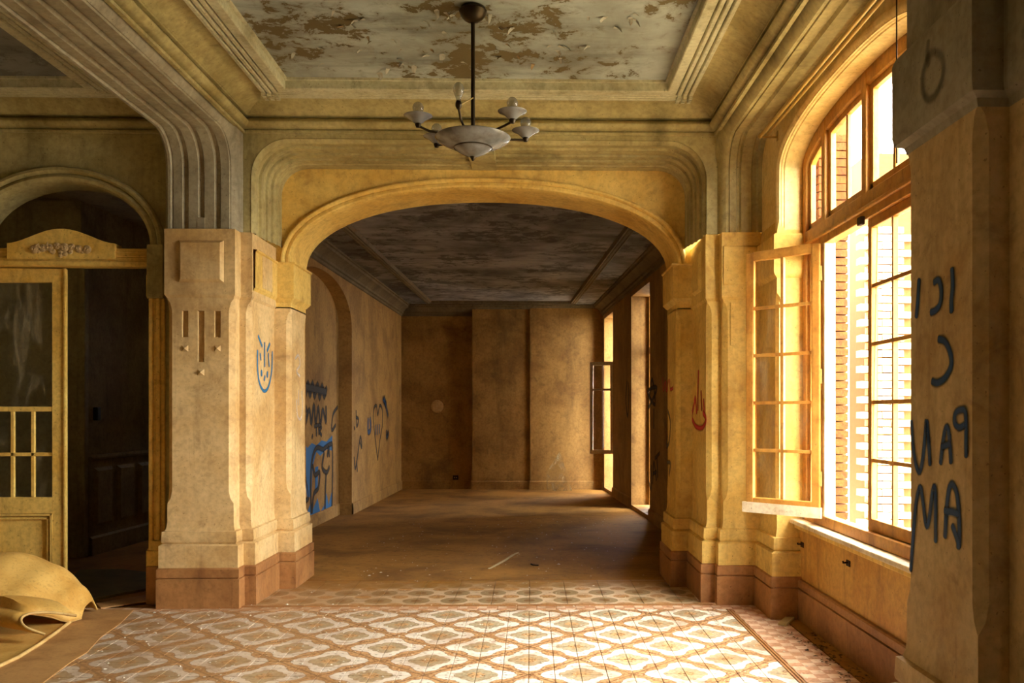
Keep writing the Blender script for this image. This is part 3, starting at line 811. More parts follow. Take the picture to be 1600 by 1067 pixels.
# ---- dark corridor behind the doorway
mb = MB()
mb.quad((X_FAR, 9.2, 0), (-4.67, 9.2, 0), (-4.67, 9.2, 3.7), (X_FAR, 9.2, 3.7))
mb.quad((-4.67, 9.2, 0), (-4.45, 13.0, 0), (-4.45, 13.0, 3.7), (-4.67, 9.2, 3.7))
for (xa_, xb_, za_, zb_) in ((-4.45, -2.9, 0, 2.2), (-4.45, -2.9, 2.4, 3.7), (-4.45, -3.9, 2.2, 2.4), (-3.7, -2.9, 2.2, 2.4)):  # end wall built round a small unseen opening, added to let light in
    mb.quad((xa_, 13.0, za_), (xb_, 13.0, za_), (xb_, 13.0, zb_), (xa_, 13.0, zb_))
mb.quad((-2.95, 7.24, 0), (-2.95, 13.0, 0), (-2.95, 13.0, 3.7), (-2.95, 7.24, 3.7))
mb.quad((X_FAR, 7.24, 3.7), (-2.9, 7.24, 3.7), (-2.9, 13.1, 3.7), (X_FAR, 13.1, 3.7))
wc = struct(mb.build('wall_corridor', 'dim'), 'dark walls of the corridor behind the doorway')
m = MB(); m.box((-4.70, 9.17, .0), (-4.62, 9.26, 3.0)); bevel(m.build('corner_post', 'dim', wc), .01, 2)
m = MB(); m.box((-5.2, 9.165, 1.47), (-4.70, 9.20, 1.50)); m.build('picture_rail', 'dim', wc)
m = MB(); m.box((-5.3, 9.17, 0), (-4.70, 9.20, .22)); m.build('skirting', 'dim', wc)
sx_ = lambda y: -4.67 + (y - 9.2) * (.22 / 3.8)
m = MB()
m.quad((sx_(9.26) + .05, 9.26, 0), (sx_(13) + .05, 13, 0), (sx_(13) + .05, 13, 1.04), (sx_(9.26) + .05, 9.26, 1.04))
m.quad((sx_(9.26), 9.26, 1.04), (sx_(13), 13, 1.04), (sx_(13) + .05, 13, 1.04), (sx_(9.26) + .05, 9.26, 1.04))
m.build('wainscot', 'dim', wc)
m = MB(); m.add(*sweep([(sx_(9.26) + .05, 9.26, 1.03), (sx_(13) + .05, 13, 1.03)], (0, 0, 1), [(0, -.03), (.03, -.02), (.035, .0), (.03, .03), (0, .03)])); m.build('dado_rail', 'dim', wc)
m = MB(); m.add(*sweep([(sx_(9.26) + .05, 9.26, 0), (sx_(13) + .05, 13, 0)], (0, 0, 1), [(.03, 0), (.03, .18), (.01, .20), (0, .20)])); m.build('skirting', 'dim', wc)
yy = 9.34
while yy < 12.8:
    raised_panel('wainscot_panel', (sx_(yy) + .05, yy, .30), (.0578, .998, 0), (0, 0, 1), (1, -.0578, 0), .36, .62, .03, 'dim', wc, .035)
    yy += .46
m = MB(); m.box((-4.66, 9.42, 1.42), (-4.61, 9.5, 1.56)); bevel(m.build('switch_plate', 'outlet', wc), .008, 2)

# ---- the hall beyond the arch
LW = lambda y: -2.70 + (y - 10.6) * (.15 / 6.8)
RW = lambda y: 1.70 - (y - 11.0) * (.30 / 6.2)
Y_END = 17.3; HZ = 3.62
def placeL(u, z, d): return (LW(u) + d, u, z)
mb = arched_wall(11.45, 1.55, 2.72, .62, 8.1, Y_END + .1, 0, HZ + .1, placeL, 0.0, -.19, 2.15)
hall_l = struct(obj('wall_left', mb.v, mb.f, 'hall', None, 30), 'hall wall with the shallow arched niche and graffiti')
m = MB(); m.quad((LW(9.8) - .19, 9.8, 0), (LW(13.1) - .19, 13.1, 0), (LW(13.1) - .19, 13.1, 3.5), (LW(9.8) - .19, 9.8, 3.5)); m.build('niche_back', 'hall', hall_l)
bprof = [(.022, 0), (.022, .15), (.012, .165), (0, .17)]
def skirt(path, name, label):
    v, f = sweep(path, (0, 0, 1), bprof); struct(obj(name, v, f, 'hall', None, 30), label)
skirt([(LW(13.0), 13.0, 0), (LW(Y_END), Y_END, 0)], 'baseboard_left', 'baseboard of the hall left wall')
skirt([(LW(9.9) - .19, 9.9, 0), (LW(13.0) - .19, 13.0, 0), (LW(13.0), 13.0, 0)], 'baseboard_left', 'baseboard inside the hall niche')
# right hall wall with two tall window openings
W1, W2 = (12.15, 13.72), (15.75, 16.93)
def rw_piece(y0, y1, z0, z1, m): m.quad((RW(y0), y0, z0), (RW(y1), y1, z0), (RW(y1), y1, z1), (RW(y0), y0, z1))
m = MB()
for a, b in ((8.1, W1[0]), (W1[1], W2[0]), (W2[1], Y_END + .1)): rw_piece(a, b, 0, HZ + .1, m)
for a, b in (W1, W2):
    rw_piece(a, b, 3.32, HZ + .1, m); rw_piece(a, b, 0, .06, m)
    dp = .34
    m.quad((RW(a), a, 0), (RW(a) + dp, a, 0), (RW(a) + dp, a, 3.32), (RW(a), a, 3.32))
    m.quad((RW(b), b, 0), (RW(b) + dp, b, 0), (RW(b) + dp, b, 3.32), (RW(b), b, 3.32))
    m.quad((RW(a), a, 3.32), (RW(b), b, 3.32), (RW(b) + dp, b, 3.32), (RW(a) + dp, a, 3.32))
    m.quad((RW(a), a, .06), (RW(b), b, .06), (RW(b) + dp, b, .06), (RW(a) + dp, a, .06))
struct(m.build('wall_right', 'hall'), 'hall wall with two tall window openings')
for a, b in ((8.1, W1[0]), (W1[1], W2[0]), (W2[1], Y_END)):
    skirt([(RW(b), b, 0), (RW(a), a, 0)], 'baseboard_right', 'baseboard of the hall right wall')
m = MB()
xa, xb = -1.155, -.02; yb = Y_END - .10; yc2 = yb - .035
m.quad((-2.8, Y_END, 0), (xa, Y_END, 0), (xa, Y_END, HZ), (-2.8, Y_END, HZ)); m.quad((xa, Y_END, 0), (xa, yb, 0), (xa, yb, HZ), (xa, Y_END, HZ))
m.quad((xa, yb, 0), (xb, yb, 0), (xb, yb, HZ), (xa, yb, HZ)); m.quad((xb, yb, 0), (xb, yc2, 0), (xb, yc2, HZ), (xb, yb, HZ))
m.quad((xb, yc2, 0), (2.2, yc2, 0), (2.2, yc2, HZ), (xb, yc2, HZ))
wb = struct(m.build('wall_back', 'hall'), 'end wall of the hall with a shallow chimney breast')
skirt([(LW(Y_END), Y_END, 0), (xa, Y_END, 0), (xa, yb, 0), (xb, yb, 0), (xb, yc2, 0), (RW(yc2), yc2, 0)], 'baseboard_back', 'baseboard of the hall end wall')
m = MB(); m.lathe([(0, .012), (.10, .012), (.125, .004), (.13, -.002)], n=20)
o = m.build('plaster_patch', 'cream', wb, 40); o.location = on_y(683, 635, Y_END); o.rotation_euler = (PI / 2, 0, 0)
# hall ceiling, cornice and double ribs
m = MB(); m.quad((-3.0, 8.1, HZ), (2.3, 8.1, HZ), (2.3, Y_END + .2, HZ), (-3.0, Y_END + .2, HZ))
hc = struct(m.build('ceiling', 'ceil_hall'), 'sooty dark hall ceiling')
hcorn = [(0, 3.40), (.02, 3.41), (.025, 3.44), (.05, 3.45), (.055, 3.48), (.10, 3.53), (.16, 3.56), (.17, 3.59), (.19, 3.595), (.19, HZ)]
v, f = sweep([(LW(8.1), 8.1, 0), (LW(Y_END), Y_END, 0), (RW(Y_END), Y_END, 0), (RW(8.1), 8.1, 0)], (0, 0, 1), hcorn)
struct(obj('trim_11', v, f, 'soot', None, 30), 'hall cornice')
rib = [(.56, HZ), (.56, 3.585), (.585, 3.570), (.60, 3.580), (.61, 3.570), (.635, 3.570), (.645, 3.580), (.67, 3.575), (.685, HZ)]
v, f = sweep([(LW(8.1), 8.1, 0), (LW(Y_END), Y_END, 0), (RW(Y_END), Y_END, 0), (RW(8.1), 8.1, 0)], (0, 0, 1), rib)
obj('ceiling_rib', v, f, 'soot', hc, 30)

# ================================================================== WINDOWS
def bars(mb, y0, y1, z0, z1, x0=2.005, x1=2.05): return mb.box((x0, min(y0, y1), z0), (x1, max(y0, y1), z1))
def arch_z(y, hw=1.17, rise=RISE - .03, n=2.3):
    u = min(1.0, abs(y - WY) / hw)
    return Z_SP + rise * (1 - u ** n) ** (1 / n)
ZT0, ZT1, ZB = 2.65, 2.81, .80
win = empty('window_1', (2.03, WY, .73)); struct(win, 'arched casement window with one leaf swung open')
inv = Matrix.Translation((-2.03, -WY, -.73))
def wpart(mb, name, mat, parent=None, bev=.006, smooth=None):
    mb.v = [tuple(inv @ Vector(q)) for q in mb.v] if parent is None else mb.v
    o = mb.build(name, mat, parent or win, smooth)
    if bev: bevel(o, bev, 2)
    return o
# arched outer frame
path = [(0, WY - 1.17, .73)] + [(0, WY + x, Z_SP + z) for x, z in arch_pts(1.17, RISE - .03, 2.3, 40)] + [(0, WY + 1.17, .73)]
v, f = sweep(path, (1, 0, 0), [(-.04, 1.99), (.055, 1.99), (.062, 2.0), (.062, 2.06), (-.04, 2.06)], True)
m = MB(); m.add(v, f); wpart(m, 'outer_frame', 'sashwood', None, 0, 35)
m = MB(); bars(m, WY - 1.17, WY + 1.17, ZT0, ZT1, 1.985, 2.06); wpart(m, 'transom', 'sashwood')
m = MB(); bars(m, WY - 1.17, WY + 1.17, ZT0 + .05, ZT0 + .075, 1.965, 1.99); wpart(m, 'transom_moulding', 'sashwood', None, .008)
m = MB(); bars(m, WY - 1.17, WY + 1.17, .726, ZB, 1.98, 2.06); wpart(m, 'bottom_rail', 'sashwood')
MUL = (WY - .73, WY + .73)
for y in MUL:
    m = MB(); bars(m, y - .035, y + .035, ZB - .02, ZT0 + .01, 1.985, 2.06); wpart(m, 'mullion', 'sill' if y > WY else 'sashwood')  # far mullion painted paler to show it brightly lit
for y in MUL + (WY,):
    m = MB(); bars(m, y - .035, y + .035, ZT1 - .01, arch_z(y) + .02, 1.985, 2.06); wpart(m, 'fanlight_mullion', 'sashwood')
def frame_ring(mb, y0, y1, z0, z1, wd, x0, x1):
    bars(mb, y0, y0 + wd, z0, z1, x0, x1); bars(mb, y1 - wd, y1, z0, z1, x0, x1)
    bars(mb, y0 + wd, y1 - wd, z0, z0 + wd, x0, x1); bars(mb, y0 + wd, y1 - wd, z1 - wd, z1, x0, x1)
# fanlight sashes with arched tops
def fan_sash(y0, y1, split):
    pts = [(0, y1, ZT1)] if False else None
    k = 10; top = [(0, y0 + (y1 - y0) * i / k, arch_z(y0 + (y1 - y0) * i / k) - .055) for i in range(k + 1)]
    path = [(0, y0, ZT1)] + top + [(0, y1, ZT1)]
    m = MB(); v, f = sweep(path, (1, 0, 0), [(.045, 2.012), (-.005, 2.012), (-.005, 2.048), (.045, 2.048)], True); m.add(v, f)
    m.box((2.012, y0, ZT1), (2.048, y1, ZT1 + .05))
    if split: bars(m, (y0 + y1) / 2 - .016, (y0 + y1) / 2 + .016, ZT1 + .04, arch_z((y0 + y1) / 2) - .08, 2.018, 2.042)
    s_ = wpart(m, 'fanlight_sash', 'sashwood', None, .003)
    segs = [(y0, (y0 + y1) / 2), ((y0 + y1) / 2, y1)] if split else [(y0, y1)]
    for a, b in segs:
        p = [(2.03, a, ZT1 + .02), (2.03, b, ZT1 + .02)] + [(2.03, b + (a - b) * i / 6, arch_z(b + (a - b) * i / 6) - .07) for i in range(7)]
        p = [tuple(inv @ Vector(q)) for q in p]
        obj('pane', p, [tuple(range(len(p)))], 'glass', s_)
for a, b, sp in ((WY - 1.11, MUL[0] - .035, False), (MUL[0] + .035, WY - .035, True), (WY + .035, MUL[1] - .035, True), (MUL[1] + .035, WY + 1.11, False)):
    fan_sash(a, b, sp)
# leaves: local u along the leaf, z up, thickness t
def leaf(name, w_, z0, z1, cols, loc, rz, mat, drip=True, rail=.055, rows=5, glass='glass'):
    """casement leaf hinged at its local origin, running along local +x"""
    o = empty(name, (0, 0, 0)); o.parent = win; o.matrix_parent_inverse = win.matrix_basis.inverted() if False else Matrix.Identity(4)
    o.location = inv @ Vector(loc); o.rotation_euler = (0, 0, rz)
    th = .02; h = z1 - z0
    m = MB()
    m.box((0, -th, 0), (rail, th, h)); m.box((w_ - rail, -th, 0), (w_, th, h)); m.box((rail, -th, h - rail), (w_ - rail, th, h)); m.box((rail, -th, 0), (w_ - rail, th, rail + .02))
    bevel(m.build('sash_frame', mat, o), .006, 2)
    x0, x1, b0, b1 = rail, w_ - rail, rail + .02, h - rail
    m = MB()
    for c in range(1, cols):
        x = x0 + (x1 - x0) * c / cols; m.box((x - .011, -.014, b0), (x + .011, .014, b1))
    for r_ in range(1, rows):
        z = b0 + (b1 - b0) * r_ / rows; m.box((x0, -.013, z - .011), (x1, .013, z + .011))
    m.build('glazing_bars', mat, o)
    pm = bpy.data.meshes.new('pane'); dx, dz = (x1 - x0) / cols, (b1 - b0) / rows
    pm.from_pydata([(0, 0, 0), (dx, 0, 0), (dx, 0, dz), (0, 0, dz)], [], [(0, 1, 2, 3)]); pm.materials.append(M[glass])
    for c in range(cols):
        for r_ in range(rows):
            link_mesh('pane', pm, o, (x0 + c * dx, 0, b0 + r_ * dz), (random.uniform(-.004, .004), 0, random.uniform(-.004, .004)))
    if drip:
        m = MB(); v, f = sweep([(-.01, 0, 0), (w_ + .03, 0, 0)], (0, 0, 1), [(.0, .045), (.025, .04), (.045, .02), (.05, .0), (.045, -.02), (.02, -.03), (-.022, -.03), (-.022, .045)], True)
        m.add(v, f); n_ = len(v) // 2; m.f += [tuple(range(n_)), tuple(range(n_, 2 * n_))]
        m.build('drip_rail', 'sill', o, 40)
    return o
# closed right-hand leaf and the two side lights
leaf('casement_leaf', WY - .0 - (MUL[0] + .035), ZB, ZT0, 2, (2.03, WY, ZB), -PI / 2, 'sashwood', False)
leaf('side_light', 1.11 - .765, ZB, ZT0, 1, (2.03, WY + 1.11, ZB), -PI / 2, 'sashwood', False, .04)
leaf('side_light', 1.11 - .765, ZB, ZT0, 1, (2.03, MUL[0] - .035, ZB), -PI / 2, 'sashwood', False, .04)
# the open leaf swings into the room
hx, hy, ex, ey = 1.975, 5.935, 1.575, 6.36
LW_ = math.hypot(ex - hx, ey - hy)
leaf('open_leaf', LW_, ZB + .01, ZT0 + .005, 2, (hx, hy, ZB + .01), math.atan2(ey - hy, ex - hx), 'sashwood', True, .06)
m = MB()
for z in (1.05, 1.75, 2.45): m.tube([(1.972, 5.93, z - .05), (1.972, 5.93, z + .05)], .011, 8)
wpart(m, 'hinge', 'brass', None, 0)
m = MB(); m.box((1.955, WY - .03, ZT0 - .03), (1.985, WY + .03, ZT0 + .02)); wpart(m, 'latch_keep', 'iron')

# second window, behind the camera
win2 = empty('window_2', (2.03, .95, .73)); struct(win2, 'matching arched window behind the camera')
m = MB(); m.box((-.03, -1.2, 0), (.03, 1.2, .07)); m.box((-.03, -1.2, 1.92), (.03, 1.2, 2.08))
for y in (-1.18, -.73, 0, .73, 1.18): m.box((-.03, y - .035, .05), (.03, y + .035, 2.75))
m.build('frame', 'sashwood', win2)
for y in (-.95, -.365, .365, .95):
    m = MB(); m.quad((0, y - .34, .05), (0, y + .34, .05), (0, y + .34, 2.7), (0, y - .34, 2.7)); m.build('pane', 'glass', win2)

for y in (-.6, .6):  # added to shut this bay so no daylight comes from behind the camera
    m = MB(); m.box((.06, y - .62, -.05), (.10, y + .62, 2.95)); m.build('light_blocking_shutter', 'sashwood', win2)
# hall windows: leaf ajar at the far one, unseen shutters outside sized to cut the daylight
def hall_window(nm, a, b, cover):
    e = empty(nm, (RW((a + b) / 2) + .34, (a + b) / 2, 0)); struct(e, 'tall hall window seen edge-on')
    for k, (f0, f1, z0, z1) in enumerate(cover):
        m = MB(); m.box((0, -(b - a) / 2 + (b - a) * f0, z0), (.04, -(b - a) / 2 + (b - a) * f1, z1)); m.build('light_blocking_shutter', 'sashwood', e)
    m = MB(); m.box((-.10, -(b - a) / 2, .06), (-.05, -(b - a) / 2 + .06, 3.32)); m.box((-.10, (b - a) / 2 - .06, .06), (-.05, (b - a) / 2, 3.32)); m.box((-.10, -(b - a) / 2, 2.44), (-.05, (b - a) / 2, 2.52)); m.build('frame', 'sashwood', e)
    return e
HALL_COVER_1 = [(-.1, .85, 0, 3.4)]
HALL_COVER_2 = [(-.1, .55, 0, 3.4)]
hall_window('window_3', W1[0], W1[1], HALL_COVER_1)
w4 = hall_window('window_4', W2[0], W2[1], HALL_COVER_2)
# open two-pane leaf in front of the far opening
A0, A1 = on_y(957, 567, 15.8), on_y(920, 708, 16.05)
m = MB(); Lw = .44; zb, zt = .76, 2.42
m.box((0, -.02, zb), (.055, .02, zt)); m.box((Lw - .055, -.02, zb), (Lw, .02, zt)); m.box((.055, -.02, zt - .06), (Lw - .055, .02, zt)); m.box((.055, -.02, zb), (Lw - .055, .02, zb + .07)); m.box((.055, -.018, 1.90), (Lw - .055, .018, 1.94)); m.box((.19, -.015, zb), (.215, .015, zt))
lo = m.build('open_leaf', 'sill'); bevel(lo, .006)
lo.parent = w4; lo.location = Vector((RW(15.8) + .02, 15.80, 0)) - Vector(w4.location); lo.rotation_euler = (0, 0, PI - .35)
for (a, b, z0, z1) in ((.055, .19, zb + .07, 1.90), (.215, Lw - .055, zb + .07, 1.90), (.055, .19, 1.94, zt - .06), (.215, Lw - .055, 1.94, zt - .06)):
    obj('pane', [(a, 0, z0), (b, 0, z0), (b, 0, z1), (a, 0, z1)], [(0, 1, 2, 3)], 'glass_dusty', lo)

# ---- outside: brick jamb, toothed brick pier, neighbour house, ground
m = MB(); m.box((2.09, 6.44, -1), (2.33, 6.95, 4.0)); m.box((2.09, 2.0, -1), (2.33, 3.95, 4.0)); m.box((2.09, 3.95, -1), (2.33, 6.44, .66))
jamb = struct(m.build('wall_outside', 'mortar'), 'brick outer jamb of the arched window')
def brick_mesh(sx, sy, sz, seed):
    rn = random.Random(seed); j = lambda: rn.uniform(-.003, .003)
    m = MB(); m.box((0, 0, 0), (sx, sy, sz)); m.v = [(a + j(), b + j(), c + j()) for a, b, c in m.v]
    me = bpy.data.meshes.new('brick'); me.from_pydata(m.v, [], m.f); me.materials.append(M['brick' if seed < 20 else 'brick_pale']); return me
bms = [brick_mesh(.215, .10, .050, k) for k in range(4)]; bh = [brick_mesh(.10, .10, .050, 10 + k) for k in range(4)]
z = .66; k = 0
while z < 3.5:
    if k % 2 == 0:
        link_mesh('brick', random.choice(bms), jamb, (2.10, 6.355 + random.uniform(0, .006), z))
    else:
        link_mesh('brick', random.choice(bh), jamb, (2.10, 6.355 + random.uniform(0, .006), z)); link_mesh('brick', random.choice(bh), jamb, (2.214, 6.355 + random.uniform(0, .006), z))
    z += .060; k += 1
px0 = on_y(1345, 500, 9.0)[0]
m = MB(); m.box((px0 + .10, 9.05, -1), (px0 + .55, 9.6, 4.2))
tp = tag(m.build('brick_pier', 'mortar'), 'toothed brick pier outside the arched window', 'brick pier')
bl = [brick_mesh(.22, .12, .068, 20 + k) for k in range(3)]
z = 0.0; k = 0
while z < 3.4:
    sh = 0.0 if k % 2 == 0 else .09
    for q in range(2): link_mesh('brick', random.choice(bl), tp, (px0 + sh + q * .23, 9.0 + random.uniform(0, .01), z))
    z += .080; k += 1
hs = empty('neighbour_house', (5.2, 15.0, -1)); tag(hs, 'white clapboard house with sloping eave seen through the arched fanlight', 'house')
def hpart(m, n, mt): m.v = [(a - 5.2, b - 15.0, c + 1) for a, b, c in m.v]; return m.build(n, mt, hs)
hxl = on_y(1308, 300, 15.0)[0]; hxr = on_y(1350, 300, 15.0)[0]
zl = on_y(1308, 222, 15.0)[2]; zr = on_y(1350, 176, 15.0)[2]
sl = (zr - zl) / (hxr - hxl)
m = MB(); m.add([(hxl, 15, -1), (hxr + .3, 15, -1), (hxr + .3, 15, zr + .3 * sl), (hxl, 15, zl), (hxl, 19, -1), (hxr + .3, 19, -1), (hxr + .3, 19, zr + .3 * sl), (hxl, 19, zl)],
                [(0, 1, 2, 3), (4, 5, 6, 7), (0, 3, 7, 4), (1, 2, 6, 5), (3, 2, 6, 7)]); hpart(m, 'wall', 'render_white')
m = MB(); n_ = Vector((-sl, 0, 1)).normalized()
a, b = Vector((hxl - .25, 14.7, zl - .25 * sl)), Vector((hxr + .55, 14.7, zr + .55 * sl))
m.add([a, b, b + n_ * .16, a + n_ * .16, a + Vector((0, 4.4, 0)), b + Vector((0, 4.4, 0)), b + n_ * .16 + Vector((0, 4.4, 0)), a + n_ * .16 + Vector((0, 4.4, 0))],
      [(0, 1, 2, 3), (4, 5, 6, 7), (0, 1, 5, 4), (3, 2, 6, 7), (0, 3, 7, 4), (1, 2, 6, 5)]); hpart(m, 'eave', 'eave')
for k in range(26):
    z = zl - 2.4 + k * .11
    if z > zr - .2: break
    xa_ = max(hxl, hxl + (z - zl) / sl + .05)
    m = MB(); m.add([(xa_, 14.97, z), (hxr + .3, 14.97, z), (hxr + .3, 14.995, z + .10), (xa_, 14.995, z + .10), (xa_, 15, z), (hxr + .3, 15, z)], [(0, 1, 2, 3), (0, 1, 5, 4)]); hpart(m, 'clapboard', 'render_white')
m = MB(); m.quad((2.0, -20, -1), (40, -20, -1), (40, 40, -1), (2.0, 40, -1)); g = m.build('ground_outside', 'soil'); struct(g, 'ground outside the windows')

# ================================================================== DOOR
door = empty('door_1', (DX, 7.06, 0)); struct(door, 'yellow glazed double door with carved overdoor, right leaf missing')
def dp(m, name, mat='wood', parent=None, bev=.006, smooth=None):
    if parent is None: m.v = [(a - DX, b - 7.06, c) for a, b, c in m.v]
    else: m.v = [(a - DX, b - 7.06, c) for a, b, c in m.v]
    o = m.build(name, mat, parent or door, smooth)
    if bev: bevel(o, bev, 2)
    return o
# overdoor: rail with a curved pediment
m = MB(); m.box((DX - .70, 7.0, 2.655), (DX + .70, 7.10, 2.80)); dp(m, 'overdoor_rail')
m = MB()
for z in (2.715, 2.735, 2.765): m.box((DX + .30, 6.99, z), (DX + .70, 7.0, z + .010)); m.box((DX - .70, 6.99, z), (DX - .30, 7.0, z + .010))
m.box((DX - .70, 6.985, 2.66), (DX + .70, 7.0, 2.695)); dp(m, 'rail_moulding', 'wood', None, .003)
top = []
for i in range(25):
    x = -.42 + .84 * i / 24; u = abs(x) / .42
    z = 2.835 + .115 * (0.5 + 0.5 * math.cos(PI * min(1, u * 1.02))) ** .8
    top.append((x, z))
v = [(DX + x, 6.975, z) for x, z in top] + [(DX + x, 7.10, z) for x, z in top] + [(DX + x, 6.975, 2.80 - .09) for x, z in top] + [(DX + x, 7.10, 2.71) for x, z in top]
f = []; n_ = 25
for i in range(n_ - 1):
    f += [(i, i + 1, n_ + i + 1, n_ + i), (2 * n_ + i, 2 * n_ + i + 1, i + 1, i), (3 * n_ + i, 3 * n_ + i + 1, n_ + i + 1, n_ + i)]
f += [(0, n_, 3 * n_, 2 * n_), (n_ - 1, 2 * n_ - 1, 4 * n_ - 1, 3 * n_ - 1)]
m = MB(); m.add(v, f); ped = dp(m, 'pediment', 'wood', None, .004)
# carved garland of roses
rose = MB()
for k in range(4): rose.lathe([(.006 + k * .008, .012 - k * .001), (.010 + k * .008, .016 - k * .003), (.013 + k * .008, .004), (.013 + k * .008, -.004)], n=12)
rn = random.Random(3)
spots = [(-.205, 2.785, 1.1), (-.14, 2.795, 1.0), (-.085, 2.80, .9), (-.03, 2.812, .9), (.03, 2.80, 1.15), (.085, 2.805, .9), (.14, 2.79, 1.0), (.205, 2.785, 1.1), (0, 2.765, .8), (.035, 2.752, .7), (-.06, 2.768, .7), (.075, 2.768, .7), (.0, 2.738, .6), (-.17, 2.772, .6), (.17, 2.77, .6)]
for x, z, s_ in spots:
    m = MB(); m.v = [(DX + x + a * s_ * .85, 6.975 - c * s_, z + b * s_ * .85) for a, b, c in rose.v]; m.f = list(rose.f); dp(m, 'carved_rose', 'cream', ped, 0, 50)
for k in range(10):
    x = rn.uniform(-.19, .19); z = 2.79 + rn.uniform(-.025, .03); an = rn.uniform(0, PI); L = .03
    ca, sa = math.cos(an), math.sin(an); m = MB()
    loc = [(-L, 0, 0), (0, -.011, -.008), (L, 0, 0), (0, .011, -.008), (0, 0, -.014)]
    m.add([(DX + x + a * ca - b * sa, 6.972 + c, z + a * sa + b * ca) for a, b, c in loc], [(0, 1, 4), (1, 2, 4), (2, 3, 4), (3, 0, 4)]); dp(m, 'carved_leaf', 'cream', ped, 0)
# left leaf
m = MB(); x1, x0 = DX, DX - .68; ya, yb_ = 7.04, 7.085
m.box((x1 - .10, ya, .02), (x1, yb_, 2.645)); m.box((x0, ya, .02), (x0 + .10, yb_, 2.645)); m.box((x0 + .10, ya, 2.535), (x1 - .10, yb_, 2.645)); m.box((x0 + .10, ya, .70), (x1 - .10, yb_, .83)); m.box((x0 + .10, ya, .02), (x1 - .10, yb_, .14))
lf = dp(m, 'door_leaf', 'wood')
m = MB(); m.box((x1 - .008, ya - .012, .02), (x1 + .012, ya, 2.645)); dp(m, 'meeting_bead', 'wood', lf, .004)
m = MB(); gx0, gx1 = x0 + .10, x1 - .10
m.box((gx0, ya + .005, 1.51), (gx1, yb_ - .005, 1.55)); m.box((gx0, ya + .01, 1.155), (gx1, yb_ - .01, 1.185))
cs = [gx0 + (gx1 - gx0) * k / 3 for k in range(4)]
for c in cs[1:3]: m.box((c - .014, ya + .01, .83), (c + .014, yb_ - .01, 1.52))
dp(m, 'glazing_bars', 'wood', lf, .004)
def dpane(a, b, c, d):
    m = MB(); m.quad((a, 7.062, c), (b, 7.062, c), (b, 7.062, d), (a, 7.062, d)); dp(m, 'pane', 'glass_dusty', lf, 0)
dpane(gx0, gx1, 1.53, 2.535)
for k in range(3):
    dpane(cs[k], cs[k + 1], 1.17, 1.53); dpane(cs[k], cs[k + 1], .83, 1.17)
m = MB(); m.box((gx0, 7.06, .14), (gx1, 7.07, .70)); dp(m, 'kick_panel', 'wood', lf, 0)
m = MB()
for q, d in ((.0, .02), (.028, .012)):
    a, b, c, e = gx0 + q, gx1 - q, .14 + q, .70 - q; wd = .018
    m.box((a, ya - d + .012, c), (a + wd, 7.065, e)); m.box((b - wd, ya - d + .012, c), (b, 7.065, e)); m.box((a, ya - d + .012, c), (b, 7.065, c + wd)); m.box((a, ya - d + .012, e - wd), (b, 7.065, e))
dp(m, 'panel_moulding', 'wood', lf, .003)
for z in (2.50, .33):
    m = MB(); x = DX + .685
    m.tube([(x, 6.965, z - .085), (x, 6.965, z + .085)], .013, 10); m.lathe([(0, .02), (.008, .012), (.005, 0)], (x, 6.965, z + .085), 8); m.lathe([(0, -.02), (.008, -.012), (.005, 0)], (x, 6.965, z - .085), 8); m.box((x, 6.955, z - .06), (x + .075, 6.985, z + .06)); dp(m, 'hinge', 'wood', None, 0, 40)

# ================================================================== CHANDELIER
CHX, CHY = -.355, 5.35
ch = empty('chandelier', (CHX, CHY, 3.05)); tag(ch, 'dusty opal glass chandelier on a long bronze rod under the peeling ceiling', 'chandelier')
def cp(m, name, mat, parent=None, smooth=45): return m.build(name, mat, parent or ch, smooth)
m = MB(); m.lathe([(.0, .93), (.075, .915), (.085, .895), (.075, .87), (.055, .845), (.03, .83), (.012, .825), (.0, .82)], n=24); cp(m, 'ceiling_canopy', 'bronze')
m = MB(); m.lathe([(.0, .92), (.018, .92)], n=6)
m = MB(); m.tube([(0, 0, .12), (0, 0, .84)], .0125, 14); cp(m, 'rod', 'bronze')
m = MB(); m.lathe([(.226, .128), (.230, .124), (.220, .110), (.190, .092), (.155, .076), (.118, .064), (.112, .059), (.100, .048), (.072, .030), (.040, .016), (.015, .009), (.0, .009)], n=48)
m.lathe([(.225, .127), (.190, .098), (.110, .070), (.0, .06)], n=48); cp(m, 'bowl', 'opal')
m = MB(); m.lathe([(.119, .065), (.121, .062), (.116, .058)], n=48); cp(m, 'bowl_band', 'bronze')
m = MB(); m.lathe([(0, -.018), (.006, -.014), (.012, -.004), (.018, .008), (.020, .016), (.0, .018)], n=16); cp(m, 'finial', 'bronze')
m = MB(); m.lathe([(.0, .155), (.035, .15), (.045, .13), (.04, .11), (.0, .10)], n=20); cp(m, 'hub', 'bronze')
sh_prof = [(.016, -.030), (.026, -.024), (.045, -.006), (.066, .008), (.084, .015), (.0855, .018), (.080, .018), (.055, .008), (.022, -.008), (.0, -.012)]
bulb_prof = [(.0, .086), (.014, .083), (.025, .073), (.031, .058), (.030, .044), (.022, .026), (.014, .010), (.013, -.004)]
shade_me = bulb_me = sock_me = None
rnd = random.Random(5)
